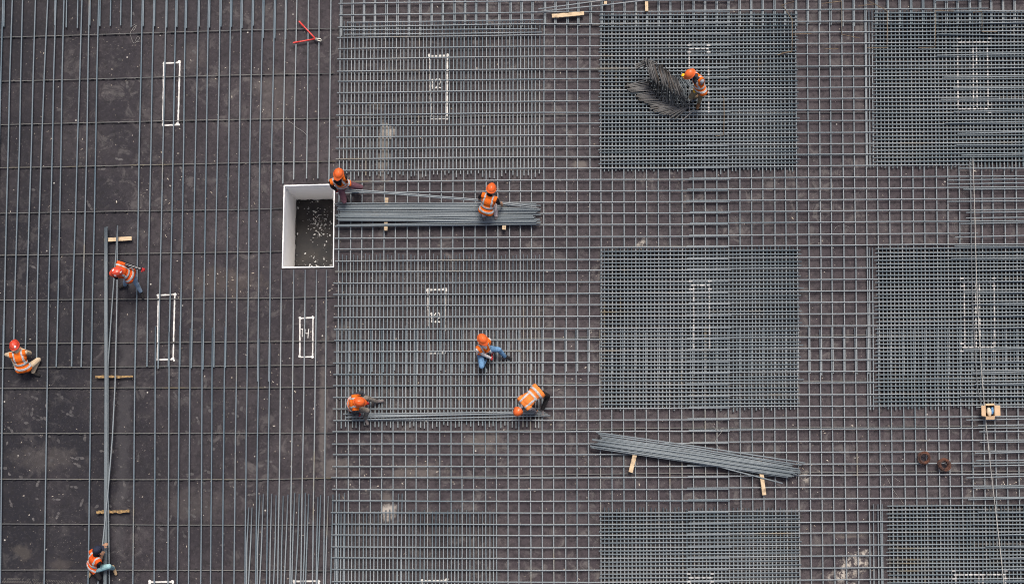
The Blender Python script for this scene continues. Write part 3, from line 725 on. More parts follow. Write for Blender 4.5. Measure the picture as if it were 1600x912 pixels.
# curls of tie wire
def wirecurl(label, pix, z=.012, r=.006, mat='wire', name='wire_offcut', cat='wire offcut', group=None):
    m = MB(); pts = []
    for k in range(len(pix) - 1):
        p0, p1, p2, p3 = pix[max(0, k - 1)], pix[k], pix[k + 1], pix[min(len(pix) - 1, k + 2)]
        for i in range(6):
            t = i / 6
            f = lambda a, b, c, d: .5 * (2 * b + (c - a) * t + (2 * a - 5 * b + 4 * c - d) * t * t + (3 * b - a - 3 * c + d) * t ** 3)
            pts.append(P(f(p0[0], p1[0], p2[0], p3[0]), f(p0[1], p1[1], p2[1], p3[1]), z + .004 * math.sin(i + k)))
    pts.append(P(pix[-1][0], pix[-1][1], z)); m.tube(pts, r, 5)
    o = m.build(name, M[mat], origin=tuple(pts[0])); tag(o, label, cat, group)
wirecurl('tangled curl of thin wire on the dark boards near the top left', [(212, 38), (206, 42), (209, 48), (213, 40), (207, 46), (204, 52), (206, 62), (210, 68), (218, 61), (215, 58), (212, 64), (218, 66)])
wirecurl('thin bent wire strand above the pit', [(447, 183), (452, 190), (458, 194), (464, 200), (471, 204), (478, 210), (480, 214)])
wirecurl('fine looped wire at the upper end of the lap line beside the slanted pile', [(1114, 665), (1121, 672), (1130, 668), (1126, 676), (1120, 684), (1118, 692), (1125, 700)], .16, .005)
wirecurl('fine arched wire on the grid between the two right mats', [(1303, 360), (1308, 354), (1318, 352), (1328, 356)], .01, .005)
wirecurl('straight wire lying slanted below the rusty coils', [(1385, 745), (1398, 768), (1413, 788)], .01, .005)
wirecurl('straight wire lying slanted left of the rusty coils', [(1378, 720), (1392, 741), (1406, 752)], .01, .005)
wirecurl('pale cord running down the picture past the cardboard box', [(1520, 246), (1523, 330), (1526, 440), (1531, 540), (1537, 620), (1543, 684), (1549, 740), (1556, 800), (1563, 860), (1569, 915)], .175, .0105, 'cord', 'cord', 'cord')
wirecurl('dark thin hose running beside the pale cord above the cardboard box', [(1515, 250), (1517, 330), (1519, 440), (1522, 520), (1527, 600), (1533, 628)], .17, .011, 'cord_dark', 'hose', 'hose')
wirecurl('dark thin hose curving down from the cardboard box', [(1539, 655), (1541, 672), (1546, 700), (1548, 716)], .16, .014, 'cord_dark', 'hose', 'hose')

# ------------------------------------------------------------------ brown bent rods standing on the top right mats
def rod_chair(label, x, y0, y1, f0, f1):
    m = MB(); zt = .55
    m.tube([P(f0[0], f0[1], .165), P(x, y1, .165), P(x + .4, (y0 + y1) / 2, zt * .6), P(x, y0, zt), P(f1[0], f1[1], zt)], .0115, 6)
    q = P(x, y1, .165)
    tag(m.build('rod_chair', M['wire_brown'], origin=tuple(q)), label, 'rod chair', 'brown bent support rods')
rod_chair('brown bent support rod at the edge of the mat with the heap', 1237.5, 30, 80, (1220, 84), (1222, 8))
rod_chair('brown bent support rod between the two top right mats', 1315, 2, 54, (1343, 60), (1285, 6))
rod_chair('brown bent support rod at the left side of the top right mat', 1386, 17, 75, (1355, 75), (1357, 2))
rod_chair('brown bent support rod near the middle of the top right mat', 1461, 17, 74, (1435, 75), (1490, 18))
rod_chair('brown bent support rod above the double outline of the top right mat', 1534, 18, 50, (1558, 50), (1520, 20))
rod_chair('brown bent support rod right of the worker at the heap', 1131, 152, 211, (1118, 213), (1128, 150))
for (a, b, l) in (((1220, 9), (1241, 3), 'short brown rod piece by the top edge, farthest left'), ((1285, 6), (1307, 3.5), 'short brown rod piece by the top edge, in the gap between mats'),
                  ((1341, 10), (1366, 7), 'short pale rod piece by the top edge, touching the top right mat'), ((1240, 54), (1268, 53), 'short brown rod piece level with the bent support rods'),
                  ((1288, 77), (1310, 76.5), 'short brown rod piece lowest in the gap between the top mats'), ((1200 + 15, 341 - 255), (1238, 81), 'curved brown rod end at the edge of the heap mat')):
    m = MB(); m.tube([P(a[0], a[1], .16), P((a[0] + b[0]) / 2, (a[1] + b[1]) / 2 - .4, .165), P(b[0], b[1], .16)], .011, 6)
    tag(m.build('rod_piece', M['wire_brown'], origin=tuple(P(a[0], a[1], .16))), l, 'rod piece', 'short rod pieces by the top edge')
m = MB(); m.tube([P(1065, 189, .17), P(1086, 171, .3)], .012, 6)
tag(m.build('rod_piece', M['wire'], origin=tuple(P(1065, 189, .17))), 'straight pale rod leaning at the foot of the worker by the heap', 'rod piece')

# ------------------------------------------------------------------ heap of bent bars
def vl(a, b, t): return tuple(lerp(p, q, t) for p, q in zip(a, b))
HB = 'bent bar in the tangled heap beside the worker on the top mat'
N = 56
def pw(t, tab):
    ts = [a for a, _, _ in tab]; return (interp(t, ts, [b for _, b, _ in tab]), interp(t, ts, [c for _, _, c in tab]))
for k in range(N):
    t = k / (N - 1); j = lambda s: R.uniform(-s, s)
    P0 = pw(t, [(0, 1009, 93), (.3, 1024, 97), (1, 1058, 124)]); P0 = (P0[0] + j(3), P0[1] + j(3), .92 + j(.05) - .10 * t)
    P1 = (P0[0] + 7 + j(3), P0[1] + lerp(30, 24, t) + j(4), .84 + j(.05))
    P2 = pw(t, [(0, 1013, 124), (.25, 1022, 146), (.5, 1036, 159), (.8, 1062, 167), (1, 1078, 166)]); P2 = (P2[0] + j(3.5), P2[1] + j(3), .18 + j(.02))
    P3 = pw(t, [(0, 977, 135), (.2, 986, 142), (.22, 994, 149), (.45, 1000, 157), (.5, 1008, 160), (.75, 1024, 174), (1, 1054, 185)]); P3 = (P3[0] + j(4), P3[1] + j(2), .185 + j(.02))
    P0b = (lerp(991, 1004, t * 3) + j(6), 103 + j(5), .60) if t < .34 and k % 3 else None
    pts = ([P0b] if P0b else []) + [P0, vl(P0, P1, .5), P1, vl(P1, P2, .5), P2, vl(P2, P3, .5), P3]
    q0 = P(*P3); m = MB(); m.tube([P(*q) for q in pts], .0155, 6, R.random())
    tag(m.build('bent_rebar', M['rusty'], origin=tuple(q0)), HB, 'bent rebar', 'bent bars in the heap')
for k in range(14):
    t = k / 13; j = lambda s: R.uniform(-s, s)
    a = (lerp(1052, 1070, t) + j(2), lerp(118, 116, t) + j(2), .50 + j(.05)); b = (a[0] + 13 + j(2), a[1] + 20 + j(3), .42 + j(.05)); c = (b[0] - 2 + j(3), b[1] + 22 + j(5), .19)
    m = MB(); m.tube([P(*a), P(*b), P(*vl(b, c, .5)), P(*c)], .0125, 6, R.uniform(.5, 1))
    tag(m.build('bent_rebar', M['bar'], origin=tuple(P(*c))), 'thin pale bent bar at the worker side of the tangled heap', 'bent rebar', 'pale bent bars at the side of the heap')

# ------------------------------------------------------------------ timber battens
def batten(label, a, b, w, z0, z1, mat='wood', group=None, rough=0.0):
    pa, pb = P(a[0], a[1], z1), P(b[0], b[1], z1); c = (pa + pb) / 2; d = pb - pa; m = MB(); L = d.length
    if rough:
        ax = d.normalized(); ay = Vector((-ax.y, ax.x, 0)); rings = []; n = 16
        for k in range(n + 1):
            p = pa.lerp(pb, k / n); hw = w / SCALE / 2 * R.uniform(1 - rough, 1 + rough * .5); o = R.uniform(-.006, .006)
            rings += [p + ay * (hw + o) - Vector((0, 0, z1 - z0)), p + ay * (hw + o), p - ay * (hw - o), p - ay * (hw - o) - Vector((0, 0, z1 - z0))]
        fs = [(k * 4 + i, k * 4 + (i + 1) % 4, k * 4 + 4 + (i + 1) % 4, k * 4 + 4 + i) for k in range(n) for i in range(4)] + [(3, 2, 1, 0), tuple(n * 4 + i for i in range(4))]
        m.add(rings, fs)
    else: m.box(c, d, L / 2, w / SCALE / 2, z0, z1)
    o = m.build('timber_batten', M[mat], smooth=False)
    me = o.data; ang = math.atan2(d.y, d.x); me.transform(Matrix.Rotation(-ang, 4, 'Z') @ Matrix.Translation((-c.x, -c.y, -z0))); o.location = (c.x, c.y, z0); o.rotation_euler = (0, 0, ang)
    tag(o, label, 'batten', group)
batten('pale batten under the bundle head above the bending worker', (162.5, 374.8), (205.5, 372.2), 6.2, .105, .146)
batten('dark weathered batten under the left bundle, level with the squatting worker', (149, 588.2), (207.5, 588), 4.0, .105, .146, 'wood_dark', rough=.35)
batten('dark broken batten under the left bundle, above the capped worker', (150.5, 799.6), (202, 798), 5.2, .105, .146, 'wood_dark', rough=.45)
batten('pale batten under the middle bundle at the end by the pit', (604, 309), (602.5, 360), 5.4, .142, .228, rough=.08)
batten('pale batten under the middle bundle at the end by the standing worker', (790, 317), (787.5, 358.5), 6, .142, .228, rough=.08)
batten('pale batten under the upper end of the slanted bundle', (996.5, 692), (985.3, 737.5), 6.4, .142, .226)
batten('pinkish batten under the lower end of the slanted bundle', (1187, 718), (1194.5, 773), 6.0, .142, .226)
batten('pale plank lying loose beside the loose bars at the top edge', (862.5, 25.2), (912.5, 20.8), 6.4, .142, .20, rough=.12)
batten('short pale batten under the loose top bars, with only its end in view', (946.5, -18), (946, 6.5), 5, .142, .228)
batten('tan batten under the loose top bars, with a longer end in view', (1010, -18), (1010.5, 17.5), 5, .142, .228)

# ------------------------------------------------------------------ bolt cutter, wire coils, cardboard box
c0 = P(494, 61.5, .13)
root = thing('bolt_cutter', (c0.x, c0.y, .11), 'open red handled bolt cutter lying near the top edge', 'bolt cutter')
for (tip) in ((467.5, 34), (458.5, 67.2)):
    a, b = P(493, 61, .125), P(tip[0], tip[1], .125); mid = a.lerp(b, .3)
    h = MB(); h.tube([a, mid, a.lerp(b, .62), b], .020, 8); hp = part(h, 'handle', M['red'], root)
    gr = MB(); gr.tube([a.lerp(b, .72), b, b + (b - a).normalized() * .012], .024, 8); sub = part(gr, 'grip', M['red'], root); sub.parent = hp
for s_ in (-1, 1):
    j = MB(); pts = [P(492.5, 61 + s_ * .6, .13), P(497, 62.2 + s_ * 1.4, .13), P(500.5, 63 + s_ * 1.9, .13), P(503.2, 63.5 + s_ * .5, .13)]
    j.tube(pts, .026, 6, r1=.014); part(j, 'jaw', M['jaw'], root)
bl = MB(); q = P(495.5, 61.8, .13); bl.ball((q.x, q.y, .155), .022, .022, .012, 10, 6); part(bl, 'pivot_bolt', M['jaw'], root)

def coil(label, x, y, ro, ri, h, tilt):
    q = P(x, y, .145); m = MB()
    rot = Matrix.Rotation(tilt[0], 3, 'X') @ Matrix.Rotation(tilt[1], 3, 'Y')
    for k in range(30):
        r_ = lerp(ri, ro, R.random() ** .8) / SCALE; z = R.uniform(.012, h); ox, oy = R.uniform(-.008, .008), R.uniform(-.008, .008); ph = R.random() * 6.3
        pts = []
        for a in range(25):
            t = a * 2 * math.pi / 24; rr = r_ * (1 + .04 * math.sin(2 * t + ph)); p = rot @ Vector((ox + rr * math.cos(t), oy + rr * math.sin(t), z + .012 * math.sin(t + ph))); pts.append(q + p + Vector((0, 0, .02)))
        m.tube(pts, .0095, 5, cap=False)
    tag(m.build('wire_coil', M['rust'], origin=tuple(q)), label, 'wire coil', 'rusty coils of tie wire')
coil('rusty coil of tie wire, the one farther from the box', 1443, 714.8, 9.3, 6.0, .09, (.10, -.10))
coil('rusty coil of tie wire, the one nearer the box', 1473.8, 725.6, 9.5, 6.0, .09, (-.08, .06))

zb, zt = .142, .40
bx = [(1539.5, 633), (1554.2, 632.5), (1554.8, 650), (1540, 650.5)]
cs = [P(x, y, zt) for x, y in bx]
root = thing('cardboard_box', ((cs[0].x + cs[2].x) / 2, (cs[0].y + cs[2].y) / 2, zb), 'open cardboard box with its flaps out on the grid near the right edge', 'box')
m = MB(); th = .008; cc = sum(cs, Vector()) / 4
ins = [q + Vector((math.copysign(th, cc.x - q.x), math.copysign(th, cc.y - q.y), 0)) for q in cs]
vs = [(q.x, q.y, zb) for q in cs] + [(q.x, q.y, zt) for q in cs] + [(q.x, q.y, zt) for q in ins] + [(q.x, q.y, zb + th) for q in ins]
fs = [(3, 2, 1, 0), (12, 13, 14, 15)]
mi = [0, 1]
for i in range(4):
    k = (i + 1) % 4; fs += [(i, k, 4 + k, 4 + i), (4 + i, 4 + k, 8 + k, 8 + i), (8 + i, 8 + k, 12 + k, 12 + i)]; mi += [0, 0, 1]
m.add(vs, fs); m.mi = mi
part(m, 'box_body', [M['card'], M['card_in']], root, smooth=False)
def flap(a, b, dx, dy, dz):
    m = MB(); o = Vector((dx / SCALE, -dy / SCALE, dz)); n = Vector((0, 0, .007)); e = (b - a).normalized() * .006
    q = [a + e, b - e, b + o - e * 2, a + o + e * 2]
    m.add([v for v in q] + [v + n for v in q], [(3, 2, 1, 0), (4, 5, 6, 7)] + [(i, (i + 1) % 4, 4 + (i + 1) % 4, 4 + i) for i in range(4)])
    part(m, 'flap', M['card'], root, smooth=False)
zz = Vector((0, 0, .003))
flap(cs[0] + zz, cs[1] + zz, 0, -2.6, -.02); flap(cs[1] + zz, cs[2] + zz, 8.3, -.3, -.01); flap(cs[2] + zz, cs[3] + zz, 0, 4.8, -.03); flap(cs[3] + zz, cs[0] + zz, -5.6, -.5, -.03)
m = MB(); q = P(1545.5, 643, .30); m.ball((q.x, q.y, .29), .065, .12, .055, 14, 9, Matrix.Rotation(.12, 3, 'Z'))
tag(m.build('packet', M['packet'], origin=(q.x, q.y, .24)), 'cream coloured packet inside the cardboard box', 'packet')
m = MB(); q = P(1551.3, 641, .3)
m.ball((q.x, q.y, .28), .042, .11, .06, 12, 8, Matrix.Rotation(-.15, 3, 'Z')); m.ball((q.x - .02, q.y + .05, .31), .03, .03, .03, 8, 6)
tag(m.build('plastic_bag', M['bluebag'], origin=(q.x, q.y, .22)), 'blue and white plastic bag inside the cardboard box', 'bag')

# ------------------------------------------------------------------ people
def ik(a, target, l1, l2, hint):
    d = target - a; L = d.length
    if L > (l1 + l2) * .995:
        target = a + d.normalized() * (l1 + l2) * .995; d = target - a; L = d.length
    if L < abs(l1 - l2) + .05: L = abs(l1 - l2) + .05
    x = (l1 * l1 - l2 * l2 + L * L) / (2 * L); h = math.sqrt(max(0, l1 * l1 - x * x))
    u = d.normalized(); w = (hint - a); w = w - u * w.dot(u)
    w = w.normalized() if w.length > 1e-4 else u.orthogonal().normalized()
    return a + u * x + w * h, target
def hintp(h, root_): return root_ + Vector(h[1:]) if h[0] == 'v' else P(*h)
def cone(m, a, b, ra, rb, n=10):
    m.ball(a, ra, nu=n, nv=7); m.ball(b, rb, nu=n, nv=7); m.tube([a, b], ra, n, r1=rb)

def person(label, sp):
    pel = P(*sp['pelvis']); nk = P(*sp['neck']); up = (nk - pel).normalized(); nk = pel + up * .50
    lat = Vector(sp['lat']); lat = (lat - up * lat.dot(up)).normalized()          # towards the person's right
    fr = up.cross(lat).normalized() * -1                                         # chest direction
    fr = lat.cross(up) * -1
    if fr.dot(Vector(sp['face'])) < 0: fr = -fr
    hd = P(*sp['head']); hdir = (hd - nk).normalized(); hd = nk + hdir * .19
    hf = Vector(sp['face']); hup = (hdir * .5 + up * .1 + Vector((0, 0, sp.get('hz', .5)))).normalized()
    hf = (hf - hup * hf.dot(hup)).normalized(); hl = hup.cross(hf)
    HR = Matrix((hl, hf, hup)).transposed()
    bones = []   # (a, b, radius, class)
    m = MB()
    tb = Matrix((lat, fr, up)).transposed()
    for (u, rx, ry, rz) in ((.02, .165, .125, .13), (.18, .150, .112, .15), (.33, .172, .122, .15)):
        m.ball(pel + up * u + fr * (.0 if u < .1 else .01), rx, ry, rz, 18, 12, tb)
    bones.append((pel, nk - up * .05, .17, 'torso'))
    sh = {}
    for s_, k in ((1, 'r'), (-1, 'l')):
        sh[k] = nk - up * .055 + lat * s_ * .185 + fr * .01
    cone(m, sh['r'] - lat * .02, sh['l'] + lat * .02, .068, .068); bones.append((sh['r'] - lat * .05, sh['l'] + lat * .05, .07, 'torso'))
    cone(m, nk - up * .06, nk + hdir * .11, .066, .054); bones.append((nk, nk + hdir * .09, .056, 'skin'))
    m.ball(hd, .076, .098, .118, 18, 12, HR); m.ball(hd + hf * .03 - hup * .055, .058, .068, .062, 14, 9, HR)
    m.ball(hd + hf * .10 - hup * .012, .016, .022, .026, 8, 6, HR)
    m.ball(hd + hf * .088 - hup * .062, .026, .012, .009, 8, 6, HR)
    for s_ in (-1, 1): m.ball(hd + hl * s_ * .078 - hup * .01, .012, .022, .033, 8, 6, HR)
    bones.append((hd - hup * .03, hd + hup * .02, .09, 'head'))
    arm = {}
    for k in ('r', 'l'):
        hint = hintp(sp['elbow_' + k], sh[k]); el, wr = ik(sh[k], P(*sp['hand_' + k]), .29, .26, hint)
        arm[k] = (sh[k], el, wr)
        cone(m, sh[k], el, .064, .050); cone(m, el, wr, .050, .036)
        bones.append((sh[k], el, .055, 'sleeve')); bones.append((el, wr, .042, 'forearm'))
        d = (wr - el).normalized(); dn = Vector((0, 0, -1)); dn = (dn - d * dn.dot(d)); dn = dn.normalized() if dn.length > .1 else fr
        sd_ = d.cross(dn).normalized(); th_s = 1 if (sd_.dot(lat) < 0) == (k == 'r') else -1
        HB_ = Matrix((sd_, d, dn)).transposed(); pc = wr + d * .05
        m.ball(pc, .044, .056, .021, 12, 8, HB_); bones.append((wr + d * .015, wr + d * .09, .035, 'hand'))
        for q_, (off, ln) in enumerate(((-.032, .062), (-.011, .075), (.011, .072), (.032, .056))):
            f0 = wr + d * .088 + sd_ * off; f1 = f0 + (d * .78 + dn * .62).normalized() * ln * .55; f2 = f1 + (d * .2 + dn * .98).normalized() * ln * .55
            cone(m, f0, f1, .0125, .0115, 8); cone(m, f1, f2, .0115, .0100, 8); bones.append((f0, f2, .012, 'hand'))
        t0 = wr + d * .03 + sd_ * th_s * .036; t1 = t0 + (d * .6 + sd_ * th_s * .75 + dn * .2).normalized() * .042; t2 = t1 + (d * .7 + dn * .6).normalized() * .03
        cone(m, t0, t1, .015, .013, 8); cone(m, t1, t2, .013, .0105, 8); bones.append((t0, t2, .013, 'hand'))
        hp = pel + lat * (.095 if k == 'r' else -.095) - up * .02
        kn, an = ik(hp, P(*sp['foot_' + k]) + Vector((0, 0, .06)), .44 * sp.get('leg', 1), .42 * sp.get('leg', 1), hintp(sp['knee_' + k], hp))
        cone(m, hp, kn, .098, .068); cone(m, kn, an, .066, .050)
        kl = 'leg_' + k
        bones.append((hp, kn, .08, kl)); bones.append((kn, an - (an - kn) * .12, .06, kl))
        td = Vector(sp.get('toe_' + k, sp['face'])); td.z = -.1; td.normalize()
        cone(m, an - td * .045 - Vector((0, 0, .025)), an + td * .16 - Vector((0, 0, .03)), .047, .040); bones.append((an - td * .05, an + td * .18 - Vector((0, 0, .02)), .045, 'shoe'))
    tmp = m.build('tmp', M['skin'])
    md = tmp.modifiers.new('r', 'REMESH'); md.mode = 'VOXEL'; md.voxel_size = .0085; md.use_smooth_shade = True
    md = tmp.modifiers.new('s', 'SMOOTH'); md.factor = .5; md.iterations = 3
    dg = bpy.context.evaluated_depsgraph_get(); ev = tmp.evaluated_get(dg); me = bpy.data.meshes.new_from_object(ev, depsgraph=dg)
    bpy.data.objects.remove(tmp)
    base = Vector((pel.x, pel.y, 0))
    nv = len(me.vertices); co = np.empty(nv * 3); me.vertices.foreach_get('co', co); co = co.reshape(-1, 3)
    no = np.empty(nv * 3); me.vertices.foreach_get('normal', no); no = no.reshape(-1, 3)
    polys = [tuple(p.vertices) for p in me.polygons]
    fc = np.array([co[list(p)].mean(0) for p in polys]); best = np.full(len(polys), 1e9); cls = np.zeros(len(polys), int); names = []
    for (a, b, r_, c_) in bones:
        if c_ not in names: names.append(c_)
        ab = np.array(b - a); t = np.clip(((fc - np.array(a)) @ ab) / max(1e-9, ab @ ab), 0, 1); dd = np.linalg.norm(fc - (np.array(a) + t[:, None] * ab), axis=1) - r_
        w = dd < best; best[w] = dd[w]; cls[w] = names.index(c_)
    order = [('torso', sp['shirt']), ('skin', 'skin'), ('head', 'skin'), ('sleeve', sp['sleeve']), ('forearm', sp.get('forearm', sp['sleeve'])), ('hand', sp['glove']),
             ('leg_r', sp['trousers']), ('leg_l', sp.get('trousers_l', sp['trousers'])), ('shoe', sp['shoe'])]
    od = {n_: i for i, (n_, _) in enumerate(order)}
    mi = np.array([od[n_] for n_ in names])[cls]
    rel = fc - np.array(pel); u = rel @ np.array(up); v = rel @ np.array(lat)
    mi[(mi == od['torso']) & (u < .03)] = od['leg_r']
    loc0 = np.array(base)
    me.vertices.foreach_set('co', (co - loc0).ravel())
    me.materials.clear()
    for _, mm in order: me.materials.append(M[mm])
    me.polygons.foreach_set('material_index', mi.tolist()); me.polygons.foreach_set('use_smooth', [True] * len(polys)); me.update()
    body = bpy.data.objects.new('person', me); C.objects.link(body); body.location = base; tag(body, label, 'person', 'construction workers')
    def shell(name, mask, off, mat):
        idx = np.nonzero(mask)[0]
        if len(idx) == 0: return None
        used = sorted({i for f in idx for i in polys[f]}); rm = {o_: n_ for n_, o_ in enumerate(used)}
        vs = co[used] + no[used] * off - loc0
        mesh = bpy.data.meshes.new(name); mesh.from_pydata(vs.tolist(), [], [tuple(rm[i] for i in polys[f]) for f in idx])
        mesh.materials.append(M[mat]); mesh.polygons.foreach_set('use_smooth', [True] * len(idx)); mesh.update()
        o = bpy.data.objects.new(name, mesh); C.objects.link(o); o.parent = body
        so = o.modifiers.new('thickness', 'SOLIDIFY'); so.thickness = .008; so.offset = -1
        return o
    fcs = np.array(fr); w_ = rel @ fcs
    shl = np.array(sh['r']); shr = np.array(sh['l'])
    nearsh = (mi == od['sleeve']) & (u > .38) & (np.abs(v) < .198) & (np.abs(w_) < .20)
    tors = (((mi == od['torso']) | nearsh) & (u > -.12) & (np.abs(v) < .235)) | (np.isin(mi, [od['leg_r'], od['leg_l']]) & (u > -.07) & (w_ < .09) & (np.linalg.norm(rel, axis=1) < .205))
    vneck = (w_ > .02) & (u > sp.get('vee', .34)) & (np.abs(v) < (u - sp.get('vee', .34)) * .5)
    shell('safety_vest', tors & ~vneck & (u < .52), .018, sp['vest'])
    bands = ((u > .015) & (u < .065)) | ((u > .15) & (u < .20)) | ((np.abs(v) > .08) & (np.abs(v) < .122) & (u > .20))
    shell('reflective_tape', tors & ~vneck & bands & (u < .53), .0225, 'tape')
    hrel = fc - np.array(hd); hz = hrel @ np.array(hup); hy_ = hrel @ np.array(hf)
    shell('hair', (mi == od['head']) & ((hz > .05) | ((hy_ < .0) & (hz > -.07))) & (hy_ < .07), .006, 'hair')
    if sp.get('stripe'):
        st = MB()
        for o_ in (-.018, .018):
            a_, e_, w2 = arm['r']; zz_ = Vector((0, 0, 1)); sd2 = (w2 - a_).normalized().cross(zz_)
            st.tube([a_.lerp(e_, .45) + zz_ * .056 + sd2 * o_, e_ + zz_ * .052 + sd2 * o_, w2 + zz_ * .036 + sd2 * o_ * .6], .008, 6)
        so = st.build('sleeve_stripe', M['tape'], origin=tuple(base)); so.parent = body; so.location = (0, 0, 0)
    for s_ in (-1, 1):
        e = MB(); p = hd + hf * .088 + hl * s_ * .032 + hup * .012; e.ball(p, .013, .009, .009, 10, 7, HR)
        eo = e.build('eye', M['eye'], origin=tuple(base)); eo.parent = body; eo.location = (0, 0, 0)
    # headgear
    hc = hd + hup * .035 - hf * .004
    h = MB(); vs, fs = [], []; nu = 28
    if sp.get('cap'): prof = [(0, .108), (.05, .098), (.083, .068), (.097, .02), (.098, -.05)]
    else: prof = [(0, .135), (.022, .133), (.060, .120), (.092, .090), (.112, .045), (.117, .004), (.132, -.002), (.132, -.009), (.112, -.008)]
    for (r_, z) in prof:
        for k in range(nu):
            a = 2 * math.pi * k / nu; x, y = math.cos(a) * r_, math.sin(a) * r_ * 1.22
            if not sp.get('cap') and z < .003: y += max(0, math.sin(a)) ** 4 * .045
            ridge = 0
            if not sp.get('cap') and r_ < .1 and z > .05: ridge = .008 * math.exp(-(x / .022) ** 2)
            vs.append(hc + HR @ Vector((x, y, z + ridge)))
    for i in range(len(prof) - 1):
        for k in range(nu): fs.append((i * nu + k, (i + 1) * nu + k, (i + 1) * nu + (k + 1) % nu, i * nu + (k + 1) % nu))
    h.add(vs, fs)
    if sp.get('cap'):
        pk = [hc + HR @ Vector((math.cos(a) * .085 * (1 if j else .9), .07 + math.sin(a) * (.10 if j else .03) + .02, -.005 - .012 * j)) for j in (0, 1) for a in [k * math.pi / 8 for k in range(9)]]
        h.add(pk, [(k, k + 1, 10 + k, 9 + k) for k in range(8)])
    ho = h.build('cap' if sp.get('cap') else 'hard_hat', M[sp['hat']], origin=tuple(base)); ho.parent = body; ho.location = (0, 0, 0)
    if sp.get('sticker'):
        for (a, el) in sp['sticker']:
            d = Vector((math.cos(a) * math.cos(el), math.sin(a) * math.cos(el), math.sin(el))); s_ = MB()
            pts = []
            t1 = d.orthogonal().normalized(); t2 = d.cross(t1)
            for k in range(10):
                e_ = (d + (t1 * math.cos(k * .628) + t2 * math.sin(k * .628)) * .26).normalized(); pts.append(hc + HR @ Vector((e_.x * .119, e_.y * .145, max(.004, e_.z) * .1375 + .004)))
            cpt = hc + HR @ Vector((d.x * .122, d.y * .148, d.z * .141 + .005)); s_.add([cpt] + pts, [(0, 1 + k, 1 + (k + 1) % 10) for k in range(10)])
            so = s_.build('sticker', M['sticker'], origin=tuple(base)); so.parent = ho; so.location = (0, 0, 0)
    return body

